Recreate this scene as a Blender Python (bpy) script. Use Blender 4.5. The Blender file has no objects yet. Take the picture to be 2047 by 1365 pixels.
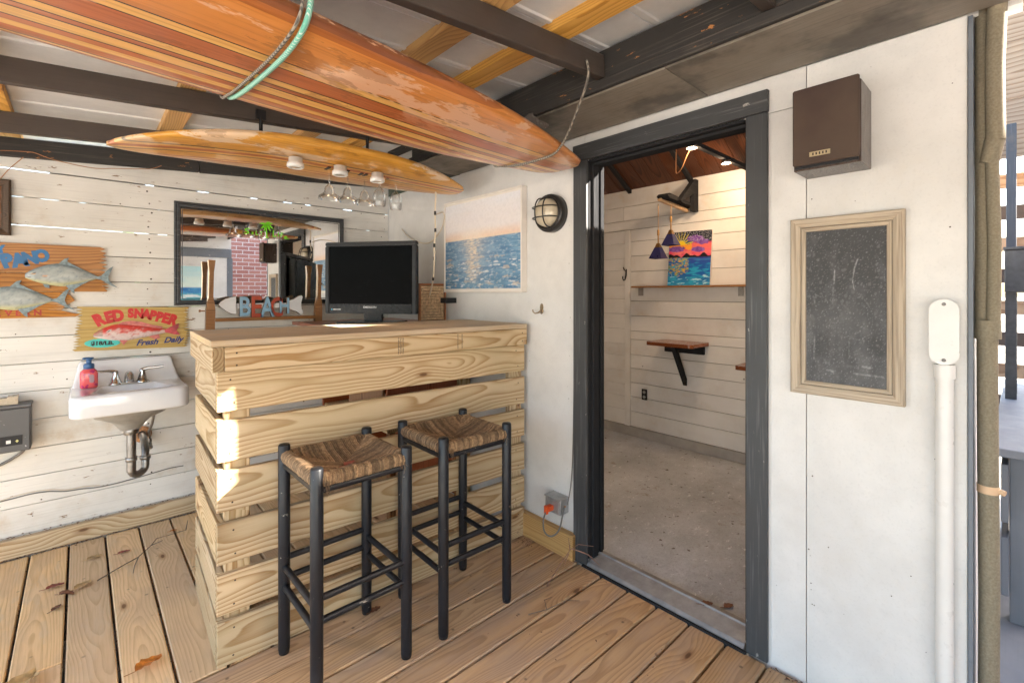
import bpy, bmesh, math, random
from mathutils import Vector, Matrix, Euler, noise as mnoise
R = math.radians
random.seed(7)
scene = bpy.context.scene
COL = scene.collection

# ------------------------------------------------------------------ camera, sky, sun, exposure
cam_d = bpy.data.cameras.new('camera'); cam = bpy.data.objects.new('camera', cam_d); COL.objects.link(cam)
cam.location = (0, 0, 1.36); cam.rotation_euler = (R(90), 0, -math.atan(863.5/939.2))
cam_d.sensor_width = 36; cam_d.lens = 36*939.2/2047; cam_d.shift_y = -(682.5-588)/2047
cam_d.clip_start = 0.02; cam_d.clip_end = 2000
scene.camera = cam
SUN_EL = R(25.5); SUN_DIR = Vector((-0.6065, 0.795, 0)).normalized()      # the way the light travels, on plan
world = bpy.data.worlds.new('World'); scene.world = world; world.use_nodes = True
wn = world.node_tree; wn.nodes.clear()
sky = wn.nodes.new('ShaderNodeTexSky'); sky.sky_type = 'NISHITA'; sky.sun_disc = False
sky.sun_elevation = SUN_EL
sky.sun_rotation = math.atan2(-SUN_DIR.x, -SUN_DIR.y)
sky.air_density = 1.0; sky.dust_density = 3.0; sky.ozone_density = 0.4
bg = wn.nodes.new('ShaderNodeBackground'); bg.inputs['Strength'].default_value = 0.15
wo = wn.nodes.new('ShaderNodeOutputWorld')
wn.links.new(sky.outputs[0], bg.inputs[0]); wn.links.new(bg.outputs[0], wo.inputs[0])
sd = bpy.data.lights.new('sun', 'SUN'); sd.energy = 5.0; sd.angle = R(0.5); sd.color = (1.0, 0.93, 0.82)
so = bpy.data.objects.new('sun', sd); COL.objects.link(so)
ld = Vector((SUN_DIR.x*math.cos(SUN_EL), SUN_DIR.y*math.cos(SUN_EL), -math.sin(SUN_EL)))
so.rotation_euler = ld.to_track_quat('-Z', 'Y').to_euler(); so.location = (6, -8, 8)
vs = scene.view_settings
vs.view_transform = 'Standard'; vs.look = 'None'; vs.gamma = 1.0; vs.exposure = 3.05
scene.cycles.use_denoising = True
scene.cycles.max_bounces = 8; scene.cycles.diffuse_bounces = 4; scene.cycles.transmission_bounces = 6
scene.cycles.use_adaptive_sampling = True; scene.cycles.adaptive_threshold = 0.02
scene.cycles.sample_clamp_indirect = 6.0

# ------------------------------------------------------------------ helpers: scene tree
def tag(o, label=None, cat=None, group=None, kind=None):
    if label: o['label'] = label
    if cat: o['category'] = cat
    if group: o['group'] = group
    if kind: o['kind'] = kind
    return o
def WM(o):
    m = o.matrix_basis.copy()
    if o.parent: return WM(o.parent) @ o.matrix_parent_inverse @ m
    return m
def par(o, p):
    if p is not None:
        o.parent = p; o.matrix_parent_inverse = WM(p).inverted()
    return o
def thing(name, loc, label, cat, group=None, kind=None):
    o = bpy.data.objects.new(name, None); COL.objects.link(o); o.location = loc
    o.empty_display_size = 0.1
    return tag(o, label, cat, group, kind)
def mobj(name, me, mat, parent=None, loc=(0,0,0), rot=None):
    if mat is not None and not me.materials:
        for m in (mat if isinstance(mat, (list, tuple)) else [mat]): me.materials.append(m)
    o = bpy.data.objects.new(name, me); COL.objects.link(o); o.location = loc
    if rot is not None:
        o.rotation_euler = rot.to_euler() if isinstance(rot, Matrix) else rot
    return par(o, parent)
def copy_tree(o, parent=None, delta=None):
    c = o.copy(); COL.objects.link(c)
    if parent is not None: c.parent = parent; c.matrix_parent_inverse = o.matrix_parent_inverse.copy()
    if delta is not None: c.location = o.location + Vector(delta)
    for ch in list(o.children): copy_tree(ch, c)
    return c

# ------------------------------------------------------------------ helpers: meshes
class MB:
    def __init__(s): s.v = []; s.f = []; s.m = []; s.sm = []
    def add(s, vs, fs, mi=0, smooth=False):
        n = len(s.v); s.v += [tuple(v) for v in vs]
        for f in fs: s.f.append(tuple(i+n for i in f)); s.m.append(mi); s.sm.append(smooth)
        return s
    def box(s, a, b, mi=0):
        x0,y0,z0 = a; x1,y1,z1 = b
        return s.add([(x0,y0,z0),(x1,y0,z0),(x1,y1,z0),(x0,y1,z0),(x0,y0,z1),(x1,y0,z1),(x1,y1,z1),(x0,y1,z1)],
                     [(3,2,1,0),(4,5,6,7),(0,1,5,4),(1,2,6,5),(2,3,7,6),(3,0,4,7)], mi)
    def tube(s, pts, r, n=10, mi=0, caps=True, smooth=True):
        pts = [Vector(p) for p in pts]; rs = r if isinstance(r, (list, tuple)) else [r]*len(pts)
        rings = []; prev = None
        for i, p in enumerate(pts):
            d = (pts[min(i+1, len(pts)-1)] - pts[max(i-1, 0)]).normalized()
            if prev is None:
                a = d.cross(Vector((0,0,1)))
                if a.length < 1e-3: a = d.cross(Vector((0,1,0)))
                a.normalize()
            else:
                a = prev - d*prev.dot(d)
                if a.length < 1e-5: a = d.orthogonal()
                a.normalize()
            prev = a; b = d.cross(a)
            rings.append([p + (a*math.cos(2*math.pi*k/n) + b*math.sin(2*math.pi*k/n))*rs[i] for k in range(n)])
        vs = [v for rg in rings for v in rg]; fs = []
        for i in range(len(rings)-1):
            for k in range(n): fs.append((i*n+k, i*n+(k+1)%n, (i+1)*n+(k+1)%n, (i+1)*n+k))
        s.add(vs, fs, mi, smooth)
        if caps:
            s.add(rings[0], [tuple(range(n))[::-1]], mi); s.add(rings[-1], [tuple(range(n))], mi)
        return s
    def lathe(s, prof, n=24, mi=0, M=None, smooth=True):
        M = M or Matrix(); vs = []; fs = []
        for (r, z) in prof:
            for k in range(n): vs.append(M @ Vector((r*math.cos(2*math.pi*k/n), r*math.sin(2*math.pi*k/n), z)))
        for i in range(len(prof)-1):
            for k in range(n): fs.append((i*n+k, i*n+(k+1)%n, (i+1)*n+(k+1)%n, (i+1)*n+k))
        return s.add(vs, fs, mi, smooth)
    def prism(s, poly, d, M=None, mi=0, mi_side=None):
        """polygon in local xy, extruded along +z by d"""
        M = M or Matrix(); n = len(poly)
        vs = [M @ Vector((x, y, 0)) for x, y in poly] + [M @ Vector((x, y, d)) for x, y in poly]
        s.add(vs, [tuple(range(n))[::-1], tuple(range(n, 2*n))], mi)
        s.add(vs, [(i, (i+1) % n, n+(i+1) % n, n+i) for i in range(n)], mi if mi_side is None else mi_side)
        return s
    def mesh(s, name='m'):
        me = bpy.data.meshes.new(name); me.from_pydata(s.v, [], s.f)
        me.polygons.foreach_set('material_index', s.m); me.polygons.foreach_set('use_smooth', s.sm); me.update()
        return me
    def build(s, name, mat, parent=None, center=True):
        """one object, its origin at the middle of its box"""
        if center and s.v:
            lo = Vector([min(v[i] for v in s.v) for i in range(3)]); hi = Vector([max(v[i] for v in s.v) for i in range(3)])
            c = (lo+hi)/2
            s.v = [tuple(Vector(v)-c) for v in s.v]
        else: c = Vector((0,0,0))
        return mobj(name, s.mesh(name), mat, parent, c)
_bc = {}
def bbox_mesh(l, w, t, bev):
    k = (round(l,4), round(w,4), round(t,4), round(bev,4))
    if k not in _bc:
        me = bpy.data.meshes.new('board'); bm = bmesh.new(); bmesh.ops.create_cube(bm, size=1)
        for v in bm.verts: v.co = Vector((v.co.x*l, v.co.y*w, v.co.z*t))
        if bev > 0: bmesh.ops.bevel(bm, geom=list(bm.edges), offset=min(bev, t*.45), segments=1, affect='EDGES')
        bm.to_mesh(me); bm.free(); _bc[k] = me
    return _bc[k]
AX = {'X': Vector((1,0,0)), 'Y': Vector((0,1,0)), 'Z': Vector((0,0,1))}
def orient(code, yaw=0):
    a, b = AX[code[0]], AX[code[1]]; c = a.cross(b)
    m = Matrix((a, b, c)).transposed()
    return Matrix.Rotation(yaw, 3, 'Z') @ m
_mm = {}
def board(name, mat, c, l, w, t, code, parent=None, bev=0.0025, yaw=0, jit=0, pre=None):
    """a plank: l along code[0], w along code[1], centre c; local x is always the grain"""
    me = bbox_mesh(l, w, t, bev)
    key = (me.name, mat.name)
    if key not in _mm:
        m2 = me if not me.materials else me.copy()
        if not m2.materials: m2.materials.append(mat)
        else: m2.materials[0] = mat
        _mm[key] = m2
    M = orient(code, yaw)
    if pre is not None: M = pre @ M
    if jit: M = M @ Euler((random.uniform(-jit,jit), random.uniform(-jit,jit)*.3, random.uniform(-jit,jit)*.3)).to_matrix()
    return mobj(name, _mm[key], None, parent, c, M)
def span(name, mat, x, y, z, code, parent=None, bev=0.0025):
    """a plank given by its extents"""
    d = {'X': x, 'Y': y, 'Z': z}; third = [k for k in 'XYZ' if k not in code][0]
    s = lambda k: d[k][1]-d[k][0]
    return board(name, mat, tuple((d[k][0]+d[k][1])/2 for k in 'XYZ'), s(code[0]), s(code[1]), s(third), code, parent, bev)
def text_mesh(items, extrude=0.0, offset=0.0):
    """items: (string, x, y, size, rot, shear, xscale) -> flat lettering in local xy"""
    bm = bmesh.new()
    for (st, x, y, size, rot, shear, xs) in items:
        cu = bpy.data.curves.new('t', 'FONT'); cu.body = st; cu.size = size; cu.shear = shear
        cu.extrude = extrude; cu.offset = offset*size; cu.align_x = 'CENTER'; cu.resolution_u = 3
        ob = bpy.data.objects.new('t', cu); COL.objects.link(ob)
        dg = bpy.context.evaluated_depsgraph_get()
        me = bpy.data.meshes.new_from_object(ob.evaluated_get(dg))
        me.transform(Matrix.Translation((x, y, 0)) @ Matrix.Rotation(rot, 4, 'Z') @ Matrix.Diagonal((xs, 1, 1, 1)))
        bm.from_mesh(me); bpy.data.objects.remove(ob); bpy.data.meshes.remove(me); bpy.data.curves.remove(cu)
    me = bpy.data.meshes.new('text'); bm.to_mesh(me); bm.free()
    return me
def letters(items, off, mat, M, parent):
    for q in items: place('letter', text_mesh([q], 0, off), mat, M, parent)
def frame_on(origin, right, up):
    r = Vector(right).normalized(); u = Vector(up).normalized()
    return Matrix.Translation(origin) @ Matrix((r, u, r.cross(u))).transposed().to_4x4()
def place(name, me, mat, M, parent=None):
    if mat is not None and not me.materials:
        for m in (mat if isinstance(mat, (list, tuple)) else [mat]): me.materials.append(m)
    o = bpy.data.objects.new(name, me); COL.objects.link(o); o.matrix_basis = M
    return par(o, parent)
def painted_grid(w, h, nx, ny, fn, thick=0.0):
    """flat printed sheet in local xy (0..w, 0..h) with a colour per vertex"""
    vs = []; fs = []; cs = []
    for j in range(ny+1):
        for i in range(nx+1):
            s, t = i/nx, j/ny; vs.append((s*w, t*h, 0)); cs.append(fn(s, t))
    for j in range(ny):
        for i in range(nx):
            a = j*(nx+1)+i; fs.append((a, a+1, a+nx+2, a+nx+1))
    me = bpy.data.meshes.new('print'); me.from_pydata(vs, [], fs); me.update()
    setcol(me, cs); return me
def setcol(me, cs):
    ca = me.color_attributes.new('Col', 'FLOAT_COLOR', 'POINT')
    ca.data.foreach_set('color', [x for c in cs for x in (c[0], c[1], c[2], 1.0)])
def mixc(a, b, t):
    t = max(0, min(1, t)); return tuple(a[i]*(1-t)+b[i]*t for i in range(3))
def fbm(x, y, z=0, o=4): return mnoise.fractal(Vector((x, y, z)), 1.0, 2.0, o)
def ss(a, b, x):
    t = max(0, min(1, (x-a)/(b-a))); return t*t*(3-2*t)

# ------------------------------------------------------------------ helpers: materials
class NT:
    def __init__(s, name):
        s.mat = bpy.data.materials.new(name); s.mat.use_nodes = True; s.t = s.mat.node_tree
        s.b = s.t.nodes['Principled BSDF']
    def n(s, typ, **kw):
        nd = s.t.nodes.new('ShaderNode'+typ)
        for k, v in kw.items():
            if k.startswith('i_'):
                key = k[2:]; key = int(key) if key.isdigit() else key.replace('_', ' ')
                s.set(nd.inputs[key], v)
            else: setattr(nd, k, v)
        return nd
    def set(s, inp, v):
        if isinstance(v, bpy.types.NodeSocket): s.t.links.new(v, inp)
        elif isinstance(v, bpy.types.Node): s.t.links.new(v.outputs[0], inp)
        else:
            if isinstance(v, tuple) and len(v) == 3 and inp.type == 'RGBA': v = (*v, 1)
            inp.default_value = v
    def m(s, op, a, b=0.0, c=0.0, clamp=False):
        nd = s.n('Math', operation=op, use_clamp=clamp)
        for i, x in enumerate((a, b, c)):
            if i < len(nd.inputs): s.set(nd.inputs[i], x)
        return nd.outputs[0]
    def mix(s, f, a, b, mode='MIX'):
        nd = s.n('Mix', data_type='RGBA', blend_type=mode)
        s.set(nd.inputs[0], f); s.set(nd.inputs[6], a); s.set(nd.inputs[7], b)
        return nd.outputs[2]
    def ramp(s, f, stops, interp='LINEAR'):
        nd = s.n('ValToRGB'); cr = nd.color_ramp; cr.interpolation = interp
        while len(cr.elements) < len(stops): cr.elements.new(0.5)
        for e, (p, c) in zip(cr.elements, stops):
            e.position = p; e.color = (*c, 1) if isinstance(c, tuple) else (c, c, c, 1)
        s.set(nd.inputs[0], f); return nd.outputs[0]
    def mapr(s, v, a, b, c=0.0, d=1.0, smooth=True):
        nd = s.n('MapRange', interpolation_type='SMOOTHSTEP' if smooth else 'LINEAR')
        for i, x in enumerate((v, a, b, c, d)): s.set(nd.inputs[i], x)
        return nd.outputs[0]
    def noise(s, vec, scale, detail=3, rough=.55, dist=0.0):
        nd = s.n('TexNoise'); s.set(nd.inputs['Vector'], vec); nd.inputs['Scale'].default_value = scale
        nd.inputs['Detail'].default_value = detail; nd.inputs['Roughness'].default_value = rough; nd.inputs['Distortion'].default_value = dist
        return nd.outputs[0]
    def vscale(s, vec, k):
        nd = s.n('VectorMath', operation='MULTIPLY'); s.set(nd.inputs[0], vec); s.set(nd.inputs[1], k); return nd.outputs[0]
    def vadd(s, a, b):
        nd = s.n('VectorMath', operation='ADD'); s.set(nd.inputs[0], a); s.set(nd.inputs[1], b); return nd.outputs[0]
    def coords(s):
        """object coordinates shifted by a per-object random amount"""
        tc = s.n('TexCoord').outputs['Object']; rnd = s.n('ObjectInfo').outputs['Random']
        return tc, rnd, s.vadd(tc, s.n('CombineXYZ', i_0=s.m('MULTIPLY', rnd, 37.0), i_1=s.m('MULTIPLY', rnd, 91.0), i_2=s.m('MULTIPLY', rnd, 53.0)).outputs[0])
    def bump(s, h, strength=.2, dist=.002):
        nd = s.n('Bump'); nd.inputs['Strength'].default_value = strength; nd.inputs['Distance'].default_value = dist
        s.set(nd.inputs['Height'], h); s.t.links.new(nd.outputs[0], s.b.inputs['Normal'])
    def out(s, col=None, rough=None, metal=None, spec=None, coat=None):
        for key, v in (('Base Color', col), ('Roughness', rough), ('Metallic', metal), ('Specular IOR Level', spec), ('Coat Weight', coat)):
            if v is not None: s.set(s.b.inputs[key], v)
        return s.mat
MATS = {}
def plain(name, col, rough=.5, metal=0.0, spec=.5, coat=0.0, var=.12, vscale=14.0, bump=0.0):
    k = NT(name); tc, rnd, v = k.coords()
    n = k.noise(v, vscale, 4)
    dark = tuple(c*(1-var) for c in col); light = tuple(min(1, c*(1+var)) for c in col)
    c = k.ramp(n, [(.3, dark), (.7, light)])
    r = k.mapr(k.noise(v, vscale*2.3, 3), .3, .7, max(.02, rough-.08), min(1, rough+.08))
    if bump: k.bump(k.noise(v, vscale*6, 3), bump, .002)
    return k.out(c, r, metal, spec, coat)
def wood(name, light, dark, ring=.011, rough=.6, grain=.35, knot=1.0, tint=None, tint_amt=.0, tint_scale=3.0, spots=0.0, spec=.35, coat=0.0, coat_r=.1,
         wear=None, wear_amt=0.0, bump=.25, endk=.62, pith=.07, mottle=.12, lines=1.0):
    """solid flat-sawn timber: rings round a wandering pith, knots, fibres, stains; grain along local x"""
    k = NT(name); tc, rnd, v = k.coords()
    sx = k.n('SeparateXYZ'); k.set(sx.inputs[0], tc); x, y, z = sx.outputs
    r2 = k.m('FRACT', k.m('MULTIPLY', rnd, 17.31)); r3 = k.m('FRACT', k.m('MULTIPLY', rnd, 71.7)); r4 = k.m('FRACT', k.m('MULTIPLY', rnd, 133.9))
    xo = k.m('ADD', x, k.m('MULTIPLY', rnd, 40.0))
    lowv = k.n('CombineXYZ', i_0=k.m('MULTIPLY', xo, 1.3), i_1=k.m('ADD', k.m('MULTIPLY', y, 4.0), k.m('MULTIPLY', r2, 30.0)), i_2=k.m('MULTIPLY', z, 4.0)).outputs[0]
    wob = k.n('TexNoise'); k.set(wob.inputs['Vector'], lowv); wob.inputs['Scale'].default_value = 1.0; wob.inputs['Detail'].default_value = 2
    sc = k.n('SeparateColor'); k.set(sc.inputs[0], wob.outputs['Color'])
    tilt = k.m('MULTIPLY', k.m('SUBTRACT', r3, .5), .05)
    a = k.m('ADD', k.m('ADD', y, k.m('MULTIPLY', k.m('SUBTRACT', r2, .5), .10)), k.m('ADD', k.m('MULTIPLY', k.m('SUBTRACT', sc.outputs[0], .5), .07), k.m('MULTIPLY', x, tilt)))
    b = k.m('ADD', k.m('ADD', z, k.m('ADD', k.m('MULTIPLY', r3, .06), pith*.4)), k.m('ADD', k.m('MULTIPLY', k.m('SUBTRACT', sc.outputs[1], .5), .10), k.m('MULTIPLY', x, k.m('MULTIPLY', k.m('SUBTRACT', r4, .5), .06))))
    rad = k.m('SQRT', k.m('ADD', k.m('MULTIPLY', a, a), k.m('MULTIPLY', b, b)))
    # knots
    kv = k.n('CombineXYZ', i_0=k.m('MULTIPLY', xo, 2.0), i_1=k.m('ADD', k.m('MULTIPLY', y, 5.5), k.m('MULTIPLY', r4, 9.0)), i_2=0.0).outputs[0]
    vo = k.n('TexVoronoi', voronoi_dimensions='2D'); k.set(vo.inputs['Vector'], kv); vo.inputs['Scale'].default_value = 1.0
    vsel = k.n('SeparateColor'); k.set(vsel.inputs[0], vo.outputs['Color'])
    sel = k.m('MULTIPLY', k.m('GREATER_THAN', vsel.outputs[0], .74), knot)
    d = vo.outputs['Distance']
    rad = k.m('ADD', rad, k.m('MULTIPLY', k.m('MULTIPLY', k.mapr(d, .0, .42, 1.0, 0.0), sel), .028))
    fib = k.noise(k.vscale(v, (9.0, 170.0, 170.0)), 1.0, 3)
    rad = k.m('ADD', rad, k.m('MULTIPLY', fib, .0016))
    ringv = k.m('FRACT', k.m('DIVIDE', rad, ring))
    late = k.m('MULTIPLY', k.m('POWER', k.mapr(ringv, .15, .88, 0.0, 1.0, False), 1.7), k.mapr(ringv, .92, 1.0, 1.0, 0.0))
    late = k.m('MULTIPLY', late, lines)
    fine = k.m('MULTIPLY', k.m('SUBTRACT', fib, .5), grain)
    fac = k.m('ADD', late, fine, clamp=True)
    col = k.mix(fac, light, dark)
    # slow mottling and per-board tone
    mot = k.noise(k.vscale(v, (1.6, 7.0, 7.0)), 1.0, 4)
    hs = k.n('HueSaturation'); k.set(hs.inputs['Color'], col)
    k.set(hs.inputs['Value'], k.m('ADD', k.m('ADD', 1.0-mottle, k.m('MULTIPLY', mot, mottle*1.4)), k.m('MULTIPLY', k.m('SUBTRACT', r4, .5), .26)))
    k.set(hs.inputs['Saturation'], k.m('ADD', .92, k.m('MULTIPLY', r2, .16)))
    col = hs.outputs[0]
    if tint is not None:
        tn = k.mapr(k.noise(k.vscale(v, (1.0, 2.6, 2.6)), tint_scale, 5, .62), .42, .66)
        col = k.mix(k.m('MULTIPLY', tn, tint_amt), col, tint)
    halo = k.m('MULTIPLY', k.mapr(d, .03, .13, 1.0, 0.0), sel)
    col = k.mix(k.m('MULTIPLY', halo, .55), col, (dark[0]*.75, dark[1]*.55, dark[2]*.4))
    core = k.m('MULTIPLY', k.mapr(d, .025, .055, 1.0, 0.0), sel)
    col = k.mix(k.m('MULTIPLY', core, .8), col, (dark[0]*.30, dark[1]*.2, dark[2]*.15))
    if spots:
        sp = k.n('TexVoronoi'); k.set(sp.inputs['Vector'], v); sp.inputs['Scale'].default_value = 17.0
        ssel = k.n('SeparateColor'); k.set(ssel.inputs[0], sp.outputs['Color'])
        spm = k.m('MULTIPLY', k.mapr(sp.outputs['Distance'], .06, .16, 1.0, 0.0), k.m('GREATER_THAN', ssel.outputs[1], .72))
        col = k.mix(k.m('MULTIPLY', spm, spots), col, (.035, .028, .022))
    rgh = k.mapr(fib, .3, .7, rough-.06, rough+.08)
    if wear is not None:
        wm = k.mapr(k.noise(k.vscale(v, (1.2, 5.0, 5.0)), 1.7, 6, .65), .56, .62)
        wm = k.m('MULTIPLY', wm, wear_amt); col = k.mix(wm, col, wear)
        rgh = k.m('ADD', rgh, k.m('MULTIPLY', wm, .35))
    # end grain
    no = k.n('TexCoord').outputs['Normal']; sn = k.n('SeparateXYZ'); k.set(sn.inputs[0], no)
    end = k.m('GREATER_THAN', k.m('ABSOLUTE', sn.outputs[0]), .8)
    col = k.mix(end, col, k.mix(1.0, col, (endk, endk*.92, endk*.78), 'MULTIPLY'))
    if bump: k.bump(k.m('ADD', fib, k.m('MULTIPLY', late, .6)), bump, .0015)
    k.b.inputs['Coat Roughness'].default_value = coat_r
    return k.out(col, rgh, 0.0, spec, coat)
def paint(name, col, under, chips=.05, rough=.55, stain=(.45,.33,.2), stain_amt=.25, nails=.8, nail_scale=9.0, grain=.12, grain_axis='x', spec=.4, blot=None, pale=None, pale_amt=.5):
    """brush-painted boards: brush grain, tan stains, chips to bare wood, nail heads"""
    k = NT(name); tc, rnd, v = k.coords()
    g = (4.0, 130.0, 130.0) if grain_axis == 'x' else ((130.0, 130.0, 4.0) if grain_axis == 'z' else (130.0, 4.0, 130.0))
    fib = k.noise(k.vscale(v, g), 1.0, 3)
    lo = k.noise(v, 2.2, 5, .6); mid = k.noise(v, 11.0, 5, .65)
    c = k.mix(k.mapr(lo, .35, .7), col, tuple(x*.86 for x in col)); c = k.mix(k.m('MULTIPLY', k.mapr(k.noise(k.vscale(v, tuple(max(1.2, a*.12) for a in g)), 1.0, 3), .45, .7), .22), c, tuple(x*.80 for x in col))
    c = k.mix(k.m('MULTIPLY', k.m('MULTIPLY', k.mapr(lo, .48, .75), k.mapr(mid, .40, .75)), stain_amt), c, stain)
    c = k.mix(k.m('MULTIPLY', k.mapr(fib, .50, .80), grain), c, tuple(x*.45 for x in col))
    if pale: c = k.mix(k.m('MULTIPLY', k.m('MULTIPLY', k.mapr(fib, .52, .70), k.mapr(lo, .30, .65)), pale_amt), c, pale)
    c = k.mix(k.m('MULTIPLY', k.m('SUBTRACT', rnd, .5), .10), c, tuple(x*.6 for x in col))
    if blot:
        bm_ = k.mapr(k.noise(v, 2.6, 5, .6), .48, .64); c = k.mix(k.m('MULTIPLY', bm_, .6), c, blot)
    chip = k.mapr(k.noise(k.vscale(v, (3.0, 9.0, 9.0)), 3.6, 8, .72), .74-chips, .765-chips)
    c = k.mix(chip, c, under)
    if nails:
        vo = k.n('TexVoronoi'); k.set(vo.inputs['Vector'], v); vo.inputs['Scale'].default_value = nail_scale
        se = k.n('SeparateColor'); k.set(se.inputs[0], vo.outputs['Color'])
        nm = k.m('MULTIPLY', k.mapr(vo.outputs['Distance'], .035, .065, 1.0, 0.0), k.m('GREATER_THAN', se.outputs[2], .70))
        c = k.mix(k.m('MULTIPLY', nm, nails), c, (.05, .035, .025))
    k.bump(k.m('SUBTRACT', k.m('ADD', fib, k.m('MULTIPLY', mid, .6)), k.m('MULTIPLY', chip, .6)), .22, .0015)
    return k.out(c, k.mapr(mid, .3, .7, rough-.07, rough+.1), 0, spec)
def streak(name, light, dark, axis, rough=.65):
    k = NT(name); tc, rnd, v = k.coords(); g = {'x': (5.,240.,240.), 'y': (240.,5.,240.), 'z': (240.,240.,5.)}[axis]
    n1 = k.noise(k.vscale(v, g), 1.0, 4, .6); n2 = k.noise(k.vscale(v, tuple(a*.35 for a in g)), 1.0, 3)
    k.bump(n1, .5, .0015)
    return k.out(k.ramp(k.m('ADD', k.m('MULTIPLY', n1, .65), k.m('MULTIPLY', n2, .35)), [(.36, dark), (.52, light), (.68, tuple(min(1, c*1.12) for c in light))]), rough)
def attr_mat(name, rough=.5, bump=0.0, spec=.4, coat=0.0, grain=0.0):
    k = NT(name); at = k.n('Attribute', attribute_name='Col'); tc, rnd, v = k.coords()
    c = at.outputs['Color']; n = k.noise(v, 60.0, 4)
    c = k.mix(k.m('MULTIPLY', k.mapr(n, .35, .75), .18+grain), c, k.mix(1.0, c, (.6, .6, .6), 'MULTIPLY'))
    if bump: k.bump(n, bump, .002)
    return k.out(c, rough, 0, spec, coat)
def emit(name, col, s):
    k = NT(name); k.b.inputs['Emission Color'].default_value = (*col, 1); k.b.inputs['Emission Strength'].default_value = s
    return k.out(col, .4)
def glass(name, col=(1,1,1), rough=0.0, ior=1.45):
    k = NT(name); k.b.inputs['Transmission Weight'].default_value = 1.0; k.b.inputs['IOR'].default_value = ior
    return k.out(col, rough)

M_deck = wood('deck_timber', (.76,.53,.295), (.48,.285,.125), ring=.009, rough=.68, grain=.5, tint=(.52,.37,.24), tint_amt=.4, spots=.45, knot=1.0, bump=.35, endk=.7, wear=(.62,.50,.36), wear_amt=.3, lines=.5)
M_deckx = wood('deck_timber_trodden', (.56,.36,.195), (.28,.155,.07), ring=.009, rough=.6, grain=.6, tint=(.40,.30,.24), tint_amt=.45, spots=.6, knot=1.0, bump=.35, endk=.8, lines=.6)
M_pine = wood('fresh_pine', (.60,.455,.28), (.34,.195,.075), ring=.0125, rough=.58, grain=.36, knot=1.0, tint=(.45,.36,.20), tint_amt=.4, tint_scale=1.6, bump=.2, endk=.62, lines=.95, mottle=.1)
M_pine_top = wood('fresh_pine_dusty', (.64,.50,.34), (.50,.35,.20), ring=.012, rough=.66, grain=.35, knot=.6, tint=(.50,.43,.35), tint_amt=.5, bump=.2, endk=1.0, lines=.6)
M_purlin = wood('purlin_pine', (.76,.44,.14), (.48,.22,.055), ring=.010, rough=.55, grain=.35, knot=.8, bump=.12, lines=.7)
M_base = wood('amber_pine', (.58,.37,.165), (.38,.20,.07), ring=.011, rough=.55, grain=.35, knot=.6, lines=.7)
M_ply = wood('plywood_face', (.44,.31,.20), (.27,.17,.10), ring=.03, rough=.65, grain=.4, knot=.5)
M_oar = wood('varnished_oar', (.34,.165,.065), (.17,.07,.025), ring=.008, rough=.35, grain=.3, knot=.2, coat=.3)
M_redwood = wood('red_cabinet_wood', (.33,.10,.045), (.19,.05,.02), ring=.009, rough=.35, grain=.3, knot=.2, coat=.3)
M_table = wood('table_wood', (.33,.10,.035), (.19,.05,.016), ring=.010, rough=.25, grain=.25, knot=.2, coat=.5)
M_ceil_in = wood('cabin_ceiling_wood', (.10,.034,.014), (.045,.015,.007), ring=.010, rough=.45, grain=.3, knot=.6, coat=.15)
M_frame = wood('grey_oak_frame', (.47,.36,.25), (.26,.185,.12), ring=.006, rough=.65, grain=.7, knot=0, bump=.5, endk=1.0)
M_frame_h = streak('grey_oak_across', (.46,.38,.285), (.25,.19,.135), 'y'); M_frame_v = streak('grey_oak_upright', (.46,.38,.285), (.25,.19,.135), 'z')
M_signy = wood('sign_yellow', (.60,.42,.15), (.50,.33,.10), ring=.02, rough=.5, grain=.15, knot=0, bump=.1, endk=.7)
M_signo = wood('sign_orange', (.50,.23,.07), (.27,.11,.035), ring=.013, rough=.6, grain=.4, knot=.6, bump=.4, endk=.7, wear=(.55,.42,.30), wear_amt=.35)
M_white = paint('white_planks', (.76,.735,.69), (.24,.15,.085), chips=.105, nails=0, nail_scale=8.0, stain=(.50,.37,.24), stain_amt=.8, grain=.30)
M_whitev = paint('white_plywood', (.72,.705,.685), (.42,.34,.26), chips=.03, nails=0, nail_scale=7.0, grain=.14, grain_axis='z', stain=(.62,.55,.46), stain_amt=.3)
M_whitein = paint('cabin_white_planks', (.78,.75,.71), (.35,.25,.15), chips=.01, nails=.7, nail_scale=7.0, stain=(.60,.45,.30), stain_amt=.6, grain=.06, blot=(.80,.78,.76))
M_brown = paint('dark_brown_paint', (.085,.066,.056), (.20,.10,.04), chips=-.02, rough=.5, stain=(.09,.07,.06), stain_amt=.5, nails=0, grain=.4)
M_black = paint('black_stain', (.045,.042,.040), (.50,.22,.07), chips=.105, rough=.65, stain=(.13,.11,.09), stain_amt=.6, nails=0, grain=.4, pale=(.16,.14,.12), pale_amt=.5, spec=.25)
M_soffit = paint('sooty_plywood', (.27,.235,.19), (.40,.26,.14), chips=.05, rough=.6, stain=(.03,.028,.025), stain_amt=1.0, nails=.3, grain=.6, grain_axis='x', blot=(.045,.04,.036))
M_trim = paint('charcoal_door_trim', (.055,.057,.060), (.40,.38,.35), chips=.085, rough=.5, stain=(.12,.12,.12), stain_amt=.5, nails=0, grain=.3, pale=(.20,.20,.20), pale_amt=.55)
M_jamb = paint('black_jamb', (.030,.030,.032), (.40,.38,.35), chips=.0, rough=.58, stain=(.06,.06,.06), stain_amt=.4, nails=0, grain=.3, spec=.0, pale=(.10,.10,.10), pale_amt=.4)
M_green = paint('dark_green_paint', (.05,.075,.05), (.15,.10,.06), chips=.0, nails=0, grain=.4)
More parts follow.
